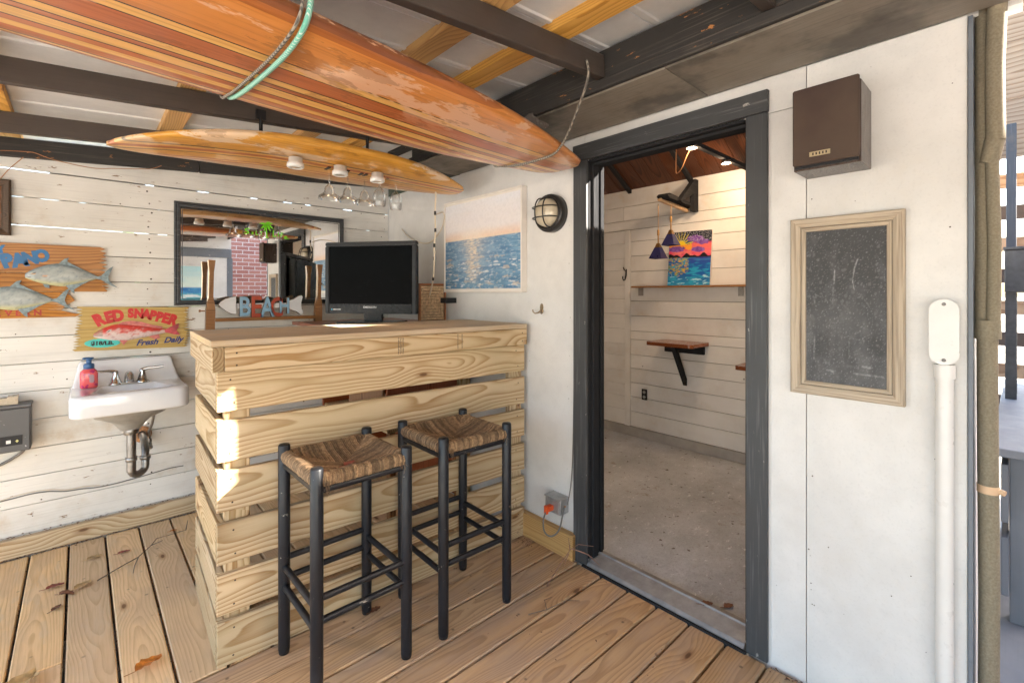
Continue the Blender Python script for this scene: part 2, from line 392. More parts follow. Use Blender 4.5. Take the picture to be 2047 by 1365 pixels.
M_stoolblk = paint('stool_black', (.011,.012,.016), (.40,.36,.30), chips=.085, rough=.40, stain=(.05,.05,.06), stain_amt=.3, nails=.7, nail_scale=30.0, grain=.2, grain_axis='z')
M_greypaint = paint('grey_blue_paint', (.22,.235,.265), (.25,.2,.15), chips=-.02, rough=.5, nails=.5, grain=.12, stain=(.25,.26,.30), stain_amt=.4)
M_greytrim = paint('slate_metal', (.16,.18,.21), (.5,.5,.5), chips=.02, rough=.45, nails=.4, nail_scale=20, grain=.2, grain_axis='z')
M_whitepl = plain('white_plastic', (.70,.69,.67), .35, var=.03)
M_porc = plain('porcelain', (.78,.78,.80), .10, var=.03, vscale=5, spec=.6, coat=.4)
M_chrome = plain('worn_chrome', (.55,.54,.52), .16, 1.0, var=.15)
M_steel = plain('dull_steel', (.30,.29,.28), .42, 1.0, var=.25)
M_blackpl = plain('black_plastic', (.018,.018,.020), .42, var=.1, spec=.3)
M_screen = plain('screen', (.002,.002,.0025), .2, var=.05, spec=.03)
M_greybox = plain('grey_enamel', (.10,.10,.105), .45, var=.18, vscale=20)
M_alu = plain('galvanised_box', (.42,.42,.42), .45, .6, var=.2, vscale=25)
M_rubber = plain('black_rubber', (.02,.02,.02), .6)
M_cable = plain('grey_cable', (.16,.15,.14), .5)
M_cablew = plain('cream_cable', (.70,.60,.46), .45, var=.06)
M_brass = plain('brass', (.42,.24,.09), .35, .9)
M_rust = plain('rusty_collar', (.42,.20,.09), .8, var=.5, vscale=60, bump=.5)
M_copper = plain('copper_wire', (.45,.22,.10), .4, .7)
M_orange = plain('orange_plug', (.75,.10,.02), .4)
k = NT('clear_glass'); tr_ = k.n('BsdfTransparent'); tr_.inputs[0].default_value = (.95,.96,.96,1); gs_ = k.n('BsdfGlossy'); gs_.inputs['Roughness'].default_value = .03
lw = k.n('LayerWeight'); lw.inputs['Blend'].default_value = .4; mx_ = k.n('MixShader'); k.set(mx_.inputs[0], k.m('ADD', k.m('MULTIPLY', lw.outputs['Fresnel'], .65), .05)); k.t.links.new(tr_.outputs[0], mx_.inputs[1]); k.t.links.new(gs_.outputs[0], mx_.inputs[2])
k.t.links.new(mx_.outputs[0], k.t.nodes['Material Output'].inputs['Surface']); M_glass = k.mat
M_lampglass = plain('frosted_lamp_glass', (.62,.54,.40), .15, var=.1, vscale=9, spec=.6, coat=.4)

# ------------------------------------------------------------------ ground
def roofz(x): return 2.216 + .076*(x-1.53)      # underside of the rafters
k = NT('yard_ground'); tc, rnd, v = k.coords()
gc = k.ramp(k.noise(v, 1.4, 6, .6), [(.3, (.42,.39,.34)), (.55, (.54,.50,.44)), (.75, (.38,.38,.29))])
k.bump(k.noise(v, 25, 5), .5, .03); M_ground = k.out(gc, .9)
g = MB().add([(-400,-400,-.55),(400,-400,-.55),(400,400,-.55),(-400,400,-.55)], [(0,1,2,3)]).build('ground', M_ground)
tag(g, kind='structure')

# ------------------------------------------------------------------ deck: boards along Y at the back, along X in front
deck = thing('deck', (0,0,-.04), None, None, kind='structure')
P = .1485; GAP = .009
x = -.1927 - 9*P
i = 0
while x < 1.86:
    w = P-GAP; x0 = x+GAP/2
    ya, yb = 1.974, 3.505
    if abs(x0-(-.188)) < .02:
        span('deck_board', M_deck, (x0, x0+w), (ya, 2.405), (-.038+random.uniform(-.001,.001), random.uniform(-.001,.001)), 'YX', deck, .004)
        span('deck_board', M_deck, (x0, x0+w), (2.409, yb), (-.038, 0), 'YX', deck, .004)
    else:
        span('deck_board', M_deck, (x0, min(x0+w, 1.875)), (ya, yb), (-.038, random.uniform(-.0015,.0015)), 'YX', deck, .004)
    x += P
y = 1.968; j = 0
while y > -2.3:
    w = P-GAP; xr = 1.862 if y > .62 else 1.872
    xl = -1.5
    span('deck_board', M_deckx, (xl, xr-random.uniform(0,.006)), (y-w, y), (-.038, random.uniform(-.003,.001)), 'XY', deck, .005)
    y -= P
span('light_block_board', M_brown, (-1.54, -1.505), (-2.3, 3.6), (-.56, -.04), 'YZ', deck, 0); span('light_block_board', M_brown, (-1.5, 1.98), (3.575, 3.61), (-.56, -.034), 'XZ', deck, 0); span('light_block_board', M_brown, (-1.5, 1.98), (-2.34, -2.305), (-.56, -.04), 'XZ', deck, 0); span('light_block_board', M_brown, (1.94, 1.98), (-2.3, .09), (-.56, -.046), 'YZ', deck, 0)  # unseen boards added round the edges to keep sun from under the deck
for xx in (-1.3, -.7, -.1, .5, 1.1, 1.75): span('joist', M_brown, (xx-.02, xx+.02), (-2.2, 3.5), (-.22, -.05), 'YZ', deck, 0)

# ------------------------------------------------------------------ back wall of white planks
bw = thing('plank_wall', (.3, 3.56, 0), 'weathered white horizontal plank wall behind the bar, mirror and sink', 'wall')
seams = [.10, .25, .398, .545, .697, .847, .994, 1.136, 1.283, 1.43, 1.576, 1.722, 1.870]
zs = [-.03] + seams
for n_, z0 in enumerate(zs):
    z1 = (zs[n_+1] if n_+1 < len(zs) else 2.012)
    gp = .0036 if z0 > 1.2 else .003
    span('plank', M_white, (-1.55, 1.876), (3.55+random.uniform(-.0015,.0015), 3.572), (z0+gp/2, z1-gp/2), 'XZ', bw, .002)
# the tapering top plank under the sloping header
mb = MB(); A = [(-1.55, 2.0165), (1.876, 2.0165), (1.876, 2.30), (-1.55, 2.04)]
mb.prism(A, .02, Matrix(((1,0,0,0),(0,0,1,3.551),(0,1,0,0),(0,0,0,1)))); mb.build('plank', M_white, bw)
for xx in (-1.4, -.55, .33, 1.2, 1.84): span('stud', M_brown, (xx-.019, xx+.019), (3.575, 3.66), (-.03, 2.0), 'ZY', bw, 0)
rr = random.Random(3)
for n_, z0 in enumerate(seams+[2.014]):          # unseen strips added behind the joints to block part of the daylight
    x = -1.5
    while x < 1.85:
        l = rr.uniform(.06, .5) if z0 > 1.2 else rr.uniform(.5, 1.2)
        if (z0 < 1.2 and rr.random() < .93) or (z0 > 1.8 and x > .95) or rr.random() < .74:
            span('lath', M_brown, (x, min(x+l, 1.86)), (3.5735, 3.5745+.006), (z0-.018, z0+.018), 'XZ', bw, 0)
        x += l + rr.uniform(.01, .08)
mb = MB(); rn = random.Random(12)
for xx in (-1.4, -.55, .33, 1.2, 1.84):
    for z0 in zs:
        for dz in (.03, .115):
            if rn.random() < .85: mb.lathe([(.0001,.0005),(rn.uniform(.003,.0055),.0003)], 8, 0, Matrix.Translation((xx-.02+rn.uniform(-.02,.02), 3.5475, z0+dz+rn.uniform(-.012,.012))) @ Matrix.Rotation(R(90), 4, 'X'))
for q in range(70): mb.lathe([(.0001,.0005),(rn.uniform(.0015,.004),.0003)], 7, 0, Matrix.Translation((rn.uniform(-.6,1.85), 3.5475, rn.uniform(.15,2.0))) @ Matrix.Rotation(R(90), 4, 'X'))
M_nail = plain('nail_heads', (.06,.04,.03), .6, .3)
tag(mb.build('nail_heads', M_nail, bw), kind='stuff')
span('baseboard', M_pine, (-1.5, 1.84), (3.509, 3.547), (.001, .098), 'XZ', bw, .003)
# leaf litter along the top of the baseboard
mb = MB(); rl = random.Random(11)
for q in range(420):
    cx = rl.uniform(-1.0, 1.8); cy = rl.uniform(3.512, 3.546); cz = .099+rl.random()*.006; s = rl.uniform(.003,.012); an = rl.uniform(0, 6.28)
    u = Vector((math.cos(an), math.sin(an)*.5, rl.uniform(-.3,.3)))*s; w = Vector((-math.sin(an), math.cos(an)*.6, rl.uniform(-.4,.4)))*s*.45; c = Vector((cx,cy,cz+.004))
    mb.add([c-u, c+w, c+u, c-w], [(0,1,2,3)])
for q in range(700):                     # and in the deck joints by the wall
    cx = rl.uniform(-1.0, 1.8); cy = 3.506-abs(rl.gauss(0, .012)); s = rl.uniform(.002,.008); an = rl.uniform(0, 6.28)
    c = Vector((cx, cy, .0035+rl.random()*.003)); u = Vector((math.cos(an), math.sin(an), rl.uniform(-.2,.2)))*s; w = Vector((-math.sin(an), math.cos(an), rl.uniform(-.3,.3)))*s*.5
    mb.add([c-u, c+w, c+u, c-w], [(0,1,2,3)])
for q in range(900):                     # grit lying in the gaps
    gi = rl.randrange(0, 14); cx = -.1927-5*P+gi*P + rl.uniform(-.004,.004); cy = rl.uniform(2.0, 3.5); s = rl.uniform(.002,.006); an = rl.uniform(0,6.28)
    c = Vector((cx, cy, -.006+rl.random()*.006)); u = Vector((math.cos(an), math.sin(an), .2))*s; w = Vector((-math.sin(an), math.cos(an), -.2))*s*.5
    mb.add([c-u, c+w, c+u, c-w], [(0,1,2,3)])
M_litter = plain('leaf_litter', (.16,.08,.045), .85, var=.7, vscale=90)
o = mb.build('leaf_litter', M_litter); tag(o, 'brown leaf crumbs lodged along the baseboard and deck joints', 'leaf litter', kind='stuff')
# header beams on the wall top
def sloped(name, mat, x0, x1, y0, y1, h, parent, off=0.0, bev=.003):
    L = (x1-x0)/math.cos(math.atan(.076)); cx = (x0+x1)/2
    pre = Matrix.Rotation(-math.atan(.076), 3, 'Y')
    return board(name, mat, (cx, (y0+y1)/2, roofz(cx)+off+h/2), L, h, y1-y0, 'XZ', parent, bev, 0, 0, pre)

# ------------------------------------------------------------------ porch roof
roof = thing('porch_roof', (.2, 1.0, 2.2), 'lean-to porch roof of metal sheets on orange purlins and dark brown rafters', 'roof')
for yy in (-1.95, -1.34, -.73, -.12, .50, 1.12, 2.352, 3.05):
    sloped('rafter', M_brown, -1.7, 1.528, yy, yy+.038, .089, roof)
sloped('rafter', M_brown, -1.7, 1.528, 1.735, 1.773, .089, roof)
sloped('header_beam', M_black, -1.7, .55, 3.505, 3.545, .095, roof, -.012)
sloped('header_beam', M_black, .555, 1.87, 3.508, 3.548, .095, roof, -.014)
for xx in (1.27, .96, .35, -.27, -.9, -1.5):
    z = roofz(xx) + .0925
    span('purlin', M_purlin, (xx-.045, xx+.045), (-2.3, 3.75), (z, z+.036), 'YX', roof, .002)
# metal sheets: flat pans with a rib at each lap
k = NT('galvalume'); tc, rnd, v = k.coords()
mc = k.ramp(k.noise(v, 9, 6, .7), [(.3, (.72,.725,.73)), (.7, (.84,.84,.84))]); k.bump(k.noise(v, 160, 2), .10, .001)
M_roof = k.out(mc, .5, .0, .5)
pan = .228; y = -2.35; q = 0
while y < 3.8:
    mb = MB(); prof = [(0,0),(.012,.0),(.022,-.0),(pan-.03,0),(pan-.022,.018),(pan-.008,.018),(pan,0)]
    prof = [(0,0),(pan-.034,0),(pan-.030,-.007),(pan-.014,-.007),(pan-.010,0),(pan+.004,.001)]
    vs = []; 
    for xx in (-1.95, 2.0):
        zz = roofz(xx) + .089 + .0425
        vs += [(xx, y+a, zz+b) for a, b in prof] + [(xx, y+a, zz+b+.012) for a, b in prof[::-1]]
    m_ = len(prof)*2
    mb.add(vs, [(i_, (i_+1) % m_, m_+(i_+1) % m_, m_+i_) for i_ in range(m_)] + [tuple(range(m_))[::-1], tuple(range(m_, 2*m_))])
    mb.build('roof_sheet', M_roof, roof); y += pan+.006; q += 1
# boxed soffit and ledger along the door wall
span('soffit', M_soffit, (1.535, 1.872), (.02, .86), (2.162, 2.175), 'YX', roof, 0)
span('soffit', M_soffit, (1.535, 1.872), (.863, 2.60), (2.162, 2.175), 'YX', roof, 0)
span('ledger_beam', M_black, (1.534, 1.572), (.02, 2.60), (2.178, 2.332), 'YZ', roof, .003)
span('ledger_strip', M_black, (1.512, 1.533), (.02, 2.60), (2.168, 2.208), 'YZ', roof, .003)
span('ledger_strip', M_black, (1.578, 1.66), (-2.3, 3.4), (2.335, 2.352), 'YX', roof, .003)
span('fascia', M_black, (1.874, 1.90), (-2.3, .09), (2.30, 2.37), 'YZ', roof, .003)
span('infill_board', M_green, (1.882, 1.91), (2.60, 3.6), (2.165, 2.42), 'YZ', roof, 0)
span('infill_board', M_green, (1.55, 1.88), (3.52, 3.55), (2.26, 2.36), 'XZ', roof, 0)
span('infill_board', M_black, (1.60, 1.88), (2.605, 2.64), (2.165, 2.33), 'XZ', roof, 0)
span('porch_post', M_greytrim, (-1.62, -1.52), (-2.2, -2.1), (-.04, 2.02), 'ZX', roof, .004)
span('porch_post', M_greytrim, (-1.62, -1.52), (3.42, 3.52), (-.04, 2.02), 'ZX', roof, .004)

# ------------------------------------------------------------------ door wall of white plywood
dw = thing('plywood_wall', (1.9, 1.2, 0), 'white painted plywood wall with the doorway, chalkboard and speaker', 'wall')
span('panel', M_whitev, (1.88, 1.98), (1.50, 3.60), (-.04, 2.162), 'ZY', dw, 0)
span('panel', M_whitev, (1.88, 1.98), (.517, .708), (-.04, 2.028), 'ZY', dw, .0012)
span('panel', M_whitev, (1.88, 1.98), (.108, .5145), (-.04, 2.162), 'ZY', dw, .0012)
span('panel', M_whitev, (1.881, 1.98), (.517, 1.498), (2.03, 2.162), 'YZ', dw, 0)
mb = MB(); rn = random.Random(31)
for q in range(60):
    yy = rn.uniform(.13, .62) if q < 30 else rn.uniform(1.58, 3.3); zz_ = rn.uniform(.05, 2.1)
    if q % 3 == 0: yy = (.50+rn.uniform(-.012,.012)) if q < 30 else 1.60+rn.uniform(-.01,.02)
    mb.lathe([(.0001,.0005),(rn.uniform(.0008,.0026),.0002)], 7, 0, Matrix.Translation((1.8793, yy, zz_)) @ Matrix.Rotation(R(-90), 4, 'Y'))
tag(mb.build('nail_heads', M_nail, dw), kind='stuff')
span('corner_strip', M_greytrim, (1.872, 1.985), (.096, .1065), (-.04, 2.155), 'ZX', dw, .001)
span('baseboard', M_base, (1.838, 1.878), (1.548, 1.94), (.001, .13), 'YZ', dw, .003)
span('upper_wall', M_whitev, (1.915, 1.98), (-.0, 3.6), (2.165, 2.55), 'YZ', dw, 0)
span('outside_sheet', M_whitev, (1.987, 3.98), (.098, .128), (-.4, 2.5), 'XZ', dw, 0)

df = thing('door_frame', (1.9, 1.1, 0), 'charcoal painted open door frame with a grey metal sill', 'door frame')
span('casing', M_trim, (1.862, 1.8795), (1.478, 1.562), (.0, 2.032), 'ZY', df, .002)
span('casing', M_trim, (1.862, 1.8795), (.638, .713), (.0, 2.032), 'ZY', df, .002)
span('head_casing', M_trim, (1.860, 1.8795), (.636, 1.564), (2.034, 2.115), 'YZ', df, .002)
span('jamb', M_jamb, (1.881, 2.012), (1.478, 1.4995), (.03, 2.04), 'ZX', df, .002)
span('jamb', M_jamb, (1.881, 2.012), (.7085, .722), (.03, 2.04), 'ZX', df, .002)
span('door_stop', M_jamb, (1.905, 1.945), (1.464, 1.4775), (.03, 2.02), 'ZX', df, .002)
span('door_stop', M_jamb, (1.97, 1.99), (1.468, 1.4775), (.03, 2.02), 'ZX', df, .002)
span('head_jamb', M_jamb, (1.881, 2.012), (.7225, 1.4775), (2.022, 2.04), 'YX', df, .002)
span('door_stop', M_jamb, (1.905, 1.945), (.7225, 1.4635), (2.008, 2.0215), 'YX', df, .002)
mb = MB(); prof = [(1.866,-.012),(1.866,.008),(1.878,.018),(1.93,.026),(1.965,.030),(1.969,.036),(1.974,.036),(1.978,.030),(2.01,.024),(2.01,-.012)]
vs = [(a, .7225, b) for a, b in prof] + [(a, 1.4775, b) for a, b in prof]; n_ = len(prof)
mb.add(vs, [(i_, (i_+1) % n_, n_+(i_+1) % n_, n_+i_) for i_ in range(n_)]+[tuple(range(n_))[::-1], tuple(range(n_, 2*n_))])
M_sill = plain('sill_metal', (.30,.30,.31), .55, .3, var=.2, vscale=18); mb.build('sill', M_sill, df)
span('sill_board', M_jamb, (1.849, 1.8655), (.71, 1.50), (-.02, .006), 'YX', df, .003)

# ------------------------------------------------------------------ the cabin seen through the door
k = NT('dusty_concrete'); tc, rnd, v = k.coords()
cc = k.ramp(k.noise(v, 2.1, 7, .65), [(.28, (.33,.335,.345)), (.5, (.46,.47,.485)), (.72, (.60,.61,.63))])
cc = k.mix(k.mapr(k.noise(v, 9.0, 6, .7), .58, .75), cc, (.27,.215,.17))
cc = k.mix(k.mapr(k.noise(v, 26.0, 3, .5), .66, .72), cc, (.12,.09,.07)); cc = k.mix(k.mapr(k.noise(k.vscale(v, (1.0,2.2,1.0)), 15.0, 6, .75), .60, .66), cc, (.70,.70,.71)); cc = k.mix(k.m('MULTIPLY', k.mapr(k.noise(v, 120.0, 2), .5, .75), .35), cc, (.2,.18,.17))
k.bump(k.noise(k.vscale(v, (14.0, 34.0, 20.0)), 1.0, 6), .8, .010); M_conc = k.out(cc, .75)
fl = MB().box((2.0,.13,-.05), (3.95,3.4,.012)).build('concrete_floor', M_conc); tag(fl, kind='structure')
cw = thing('cabin_plank_wall', (3.9, 2.0, 0), 'white plank wall inside the cabin seen through the doorway', 'wall')
z = .10; zz = [.10,.205,.36,.515,.665,.775,.93,1.05,1.17,1.315,1.435,1.57,1.70,1.85,1.98,2.055,2.18,2.34]
zs_in = [.10,.245,.385,.52,.655,.785,.93,1.01,1.155,1.295,1.43,1.575,1.72,1.86,1.975,2.065,2.20,2.36]
for a, b in zip(zs_in[:-1], zs_in[1:]):
    cut = None
    if a < 1.90: ys = [(.13, 2.545)]
    else: ys = [(.13, 2.62), (2.623, 3.4)] if abs(a-2.065) < .01 else [(.13, 3.4)]
    for y0, y1 in ys: span('plank', M_whitein, (3.88+random.uniform(-.001,.001), 3.90), (y0, y1), (a+.002, b-.002), 'YZ', cw, .0015)
a = .10
while a < 1.95:                         # narrower boards left of the batten
    b = min(a+rr.choice((.115,.13,.145)), 1.973)
    span('plank', M_whitein, (3.886, 3.90), (2.607, 3.4), (a+.001, b-.001), 'YZ', cw, .001); a = b
span('batten', M_whitein, (3.874, 3.90), (2.547, 2.605), (.10, 1.972), 'ZY', cw, .0015)
M_base_in = plain('grey_plinth', (.38,.35,.32), .7, var=.2, vscale=6); span('baseboard', M_base_in, (3.868, 3.90), (.13, 3.4), (.0125, .098), 'YZ', cw, .002)
span('backing', M_brown, (3.903, 3.96), (.13, 3.4), (-.04, 2.4), 'YZ', cw, 0)
cs = thing('cabin_side_wall', (2.9, 3.42, 0), 'plain white end wall of the cabin beside the doorway', 'wall')
span('panel', M_whitein, (1.985, 3.96), (3.405, 3.44), (-.04, 3.0), 'XZ', cs, 0)
cc_ = thing('cabin_ceiling', (2.9, 1.8, 2.9), 'sloping reddish brown board ceiling inside the cabin', 'ceiling')
sl = math.atan(.6)
for q in range(24):
    y0 = .13+q*.14
    cx, cz = 3.42, 2.345+.6*(3.90-3.42)+.008
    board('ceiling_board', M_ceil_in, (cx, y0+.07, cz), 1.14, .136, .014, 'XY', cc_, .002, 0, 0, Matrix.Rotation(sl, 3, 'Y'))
for y0 in (1.33, 1.94, 2.55):
    board('ceiling_rafter', M_jamb, (3.42, y0, 2.345+.6*.48-.018), 1.14, .038, .03, 'XY', cc_, .002, 0, 0, Matrix.Rotation(sl, 3, 'Y'))
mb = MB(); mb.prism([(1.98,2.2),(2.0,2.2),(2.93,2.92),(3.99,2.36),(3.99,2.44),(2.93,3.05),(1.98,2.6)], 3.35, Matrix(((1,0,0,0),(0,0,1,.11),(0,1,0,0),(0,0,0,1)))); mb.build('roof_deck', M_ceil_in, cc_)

# ------------------------------------------------------------------ bar of fresh pine slats
bar = thing('slatted_bar', (1.1, 2.25, 0), 'fresh pine slatted bar counter with open gaps and a plank top', 'bar counter')
BY = -2.6*math.pi/180; BO = Vector((.3635, 1.973, 0))
def bl(x, y, z): return tuple(BO + Matrix.Rotation(BY, 3, 'Z') @ Vector((x, y, 0)) + Vector((0,0,z)))
def bspan(name, mat, x, y, z, code, bev=.003):
    d = {'X': x, 'Y': y, 'Z': z}; third = [q for q in 'XYZ' if q not in code][0]; s = lambda q: d[q][1]-d[q][0]
    return board(name, mat, bl(sum(x)/2, sum(y)/2, sum(z)/2), s(code[0]), s(code[1]), s(third), code, bar, bev, BY)
sl_z = [(.002,.163),(.190,.335),(.374,.522),(.565,.712),(.746,.896),(.930,1.076)]
BL = 1.487; BD = .61
for a, b in sl_z:
    bspan('front_slat', M_pine, (.0, BL), (.0, .026), (a, b), 'XZ', .003)
    bspan('side_slat', M_pine, (.0, .026), (.0275, BD), (a+.002, b+.001), 'YZ', .003)
for (px, py) in ((.028,.028),(1.40,.028),(.028,.53),(1.40,.53)):
    bspan('post', M_pine, (px, px+.085), (py, py+.04), (.002, 1.075), 'ZX', .003)
bspan('apron', M_pine, (.022, BL), (-.022, .0165), (1.079, 1.168), 'XZ', .003)
bspan('side_apron', M_pine, (-.018, .0205), (-.022, BD+.01), (1.079, 1.168), 'YZ', .003)
bspan('back_apron', M_pine, (.022, BL), (BD-.03, BD), (1.079, 1.168), 'XZ', .003)
y = -.024
for q, w in enumerate((.138,.09,.12,.138,.138)):
    w2 = min(w, BD+.02-y-.001)
    if w2 < .03: break
    bspan('top_plank', M_pine_top if q else M_pine_top, (-.022, BL-.002), (y, y+w2-.0015), (1.170, 1.194), 'XY', .002); y += w2
# inspection stamps printed on the apron and nail heads
M_ink = plain('stamp_ink', (.16,.12,.08), .7)
Mf = frame_on(bl(0, -.0232, 0), Matrix.Rotation(BY, 3, 'Z') @ Vector((1,0,0)), (0,0,1))
mb = MB(); rn = random.Random(15)
for (px, n_r) in ((.70, 3), (1.02, 1), (1.045, 1)):
    for q in range(n_r):                 # worn mill stamps, too small to read
        z_ = 1.088
        while z_ < 1.160:
            h_ = rn.uniform(.002, .006); mb.add([(px+q*.011,z_,0),(px+q*.011+rn.uniform(.004,.008),z_,0),(px+q*.011+rn.uniform(.004,.008),z_+h_,0),(px+q*.011,z_+h_,0)], [(0,1,2,3)]); z_ += h_+rn.uniform(.0012,.003)
tag(place('stamp', mb.mesh(), M_ink, Mf, bar), kind='stuff')
mb = MB(); rn = random.Random(5)
for a, b in sl_z:
    for px in (.05, 1.43):
        for pz in (a+.03, b-.03):
            p = Vector(bl(px+rn.uniform(-.01,.01), -.0006, pz)); mb.lathe([(0,0),(.0035,0)], 8, 0, Matrix.Translation(p) @ Matrix.Rotation(R(90), 4, 'X'))
    for py in (.05, .55):
        for pz in (a+.03, b-.03):
            p = Vector(bl(-.0006, py, pz)); mb.lathe([(0,0),(.0035,0)], 8, 0, Matrix.Translation(p) @ Matrix.Rotation(R(-90), 4, 'Y'))
for px in (.06, 1.45):
    for pz in (1.10, 1.145):
        p = Vector(bl(px, -.0226, pz)); mb.lathe([(0,0),(.0035,0)], 8, 0, Matrix.Translation(p) @ Matrix.Rotation(R(90), 4, 'X'))
tag(mb.build('nail_heads', M_nail, bar), kind='stuff')

# ------------------------------------------------------------------ stools
M_rushes = []
for q, f_ in enumerate((.62, 1.0, 1.45)):
    k = NT('rush_cord'); tc, rnd, v = k.coords()
    cr = k.ramp(k.noise(v, 90, 4, .7), [(.25, (.11*f_,.064*f_,.030*f_)), (.5, (.245*f_,.152*f_,.08*f_)), (.75, (.38*f_,.26*f_,.145*f_))]); k.bump(k.noise(v, 400, 3), .6, .002); M_rushes.append(k.out(cr, .75))
def make_stool(x0, x1, y0, y1, label):
    t = thing('bar_stool', ((x0+x1)/2, (y0+y1)/2, 0), label, 'bar stool', 'rush seated bar stools in front of the bar')
    H_ = .792
    for (x, y) in ((x0,y0),(x1,y0),(x1,y1),(x0,y1)):
        mb = MB(); prof = [(0,.001),(.018,.001),(.0205,.02),(.021,.4),(.021,H_-.006),(.018,H_-.001),(0,H_)]
        mb.lathe(prof, 18, 0, Matrix.Translation((x, y, 0))); mb.build('leg', M_stoolblk, t)
    rail = [((x0,y0),(x1,y0)), ((x1,y0),(x1,y1)), ((x1,y1),(x0,y1)), ((x0,y1),(x0,y0))]
    for qi, (a, b) in enumerate(rail):
        for h in (.715, (.33 if qi % 2 else .36), (.255 if qi % 2 else .285)):
            mb = MB(); d = (Vector(b)-Vector(a)).normalized()*.012
            mb.tube([(a[0]+d.x, a[1]+d.y, h), (b[0]-d.x, b[1]-d.y, h)], .0115, 12)
            mb.build('rung' if h < .5 else 'seat_rail', M_stoolblk, t)
    # rush seat: cords laid over each rail and run in to the diagonals
    mb = MB(); cx, cy = (x0+x1)/2, (y0+y1)/2; rg = random.Random(int(x0*100)); n = 42; hw = (x1-x0)/2; hd = (y1-y0)/2
    def sag(u, w): return -.044*(1-max(abs(u), abs(w)))**.75
    for side in range(4):
        for q in range(n):
            s = -0.93 + 1.86*(q+.5)/n + rg.uniform(-.004,.004)
            pts = []
            jj = rg.uniform(-.0012,.0012)
            for (tt, dz) in ((1.05,-.034),(1.085,-.018),(1.06,-.004),(.99,.003),(.90,.001)): pts.append((tt, s*(.99 if tt > .9 else 1), dz+jj))
            end = abs(s)
            if end < .88:
                for e in (.75, .5, .25, 0.0):
                    tt = end+(.88-end)*e; pts.append((tt, s, sag(tt, s)-.0025*(e == 0)+jj))
            P3 = []
            for (tt, ss_, dz) in pts:
                if side == 0: p = (cx+ss_*hw, cy-tt*hd, .762+dz)
                elif side == 1: p = (cx+tt*hw, cy+ss_*hd, .764+dz)
                elif side == 2: p = (cx-ss_*hw, cy+tt*hd, .762+dz)
                else: p = (cx-tt*hw, cy-ss_*hd, .764+dz)
                P3.append(p)
            mb.tube(P3, .0040, 5, rg.choice((0,0,1,1,1,2)), False)
    gx = 12; vs = []; fs = []
    for j in range(gx+1):
        for i in range(gx+1):
            u, w = -1+2*i/gx, -1+2*j/gx; vs.append((cx+u*hw, cy+w*hd, .755+sag(u, w)))
    for j in range(gx):
        for i in range(gx): a = j*(gx+1)+i; fs.append((a, a+1, a+gx+2, a+gx+1))
    mb.add(vs, fs, 0, True)
    for q in range(26):                      # frayed ends at the corners
        c = Vector((x1-.02, y0-.005, .76)) if q % 2 else Vector((x0+.03, y0-.012, .75)); p = [c]
        for e in range(3): p.append(p[-1]+Vector((rg.uniform(-.008,.008), rg.uniform(-.012,.002), rg.uniform(-.022,-.004))))
        mb.tube(p, .0008, 3, 0, False)
    o = mb.build('woven_seat', M_rushes, t); tag(o, kind='stuff')
    return t
st = make_stool(.571, .902, 1.567, 1.900, 'black bar stool nearest the camera with sunlight on its rush seat')
s2 = copy_tree(st, None, (.494, -.014, 0)); s2.rotation_euler = (0, 0, R(-1.2))
s2['label'] = 'black rush seated bar stool standing closer to the doorway'

# ------------------------------------------------------------------ surfboards
def surf_mat(name, stops, base_l, base_d, worn, worn_amt):
    k = NT(name); tc, rnd, v = k.coords(); sx = k.n('SeparateXYZ'); k.set(sx.inputs[0], tc)
    g = k.noise(k.vscale(v, (3.0, 95.0, 95.0)), 1.0, 5)
    f = k.m('ADD', k.mapr(sx.outputs[1], -.30, .30, 0, 1, False), k.m('MULTIPLY', k.m('SUBTRACT', g, .5), .004))
    c = k.ramp(f, stops, 'CONSTANT')
    c = k.mix(k.m('MULTIPLY', k.mapr(g, .42, .70), .5), c, k.mix(1.0, c, (.55,.45,.40), 'MULTIPLY'))
    big = k.noise(k.vscale(v, (1.1, 3.5, 3.5)), 2.0, 6, .66)
    w = k.m('MULTIPLY', k.mapr(big, .525, .55), worn_amt)
    w = k.m('MULTIPLY', w, k.mapr(sx.outputs[1], -.02, -.10, .25, 1.0))
    c = k.mix(w, c, worn)
    dk = k.mapr(k.noise(k.vscale(v, (1.5, 4.0, 4.0)), 3.3, 6, .66), .58, .60)
    c = k.mix(k.m('MULTIPLY', dk, .35), c, (.20,.06,.015))
    k.b.inputs['Coat Roughness'].default_value = .12
    k.bump(big, .08, .002)
    return k.out(c, k.m('ADD', .32, k.m('MULTIPLY', w, .25)), 0, .45, .55)
Yl, Rd, Dk, Or = (.84,.47,.13), (.54,.155,.045), (.05,.02,.012), (.70,.27,.065)
def st_list(seq):
    """seq of (y, colour) -> constant ramp stops on -.3 .. .3"""
    return [((y+.30)/.60, c) for y, c in seq]
M_surf = surf_mat('striped_longboard', st_list([(-.30, (.26,.085,.028)), (-.272, (.46,.15,.04)), (-.255, Or), (-.100, Dk), (-.094, Yl), (-.062, Dk), (-.057, Rd), (.012, Dk), (.017, Yl), (.048, Dk), (.053, Rd), (.072, Dk), (.076, Yl), (.118, Dk), (.122, Rd), (.150, Yl), (.176, Rd), (.215, Dk), (.219, Yl), (.236, Rd)]), None, None, (.78,.46,.29), .85)
Og = (.74,.36,.055)
M_surf2 = surf_mat('amber_shortboard', st_list([(-.30, Og), (-.066, Dk), (-.058, Yl), (-.036, Rd), (-.010, Yl), (.010, Dk), (.018, Og), (.080, Rd), (.092, Yl), (.108, Rd), (.122, (.70,.40,.16))]), None, None, (.86,.72,.56), .6)
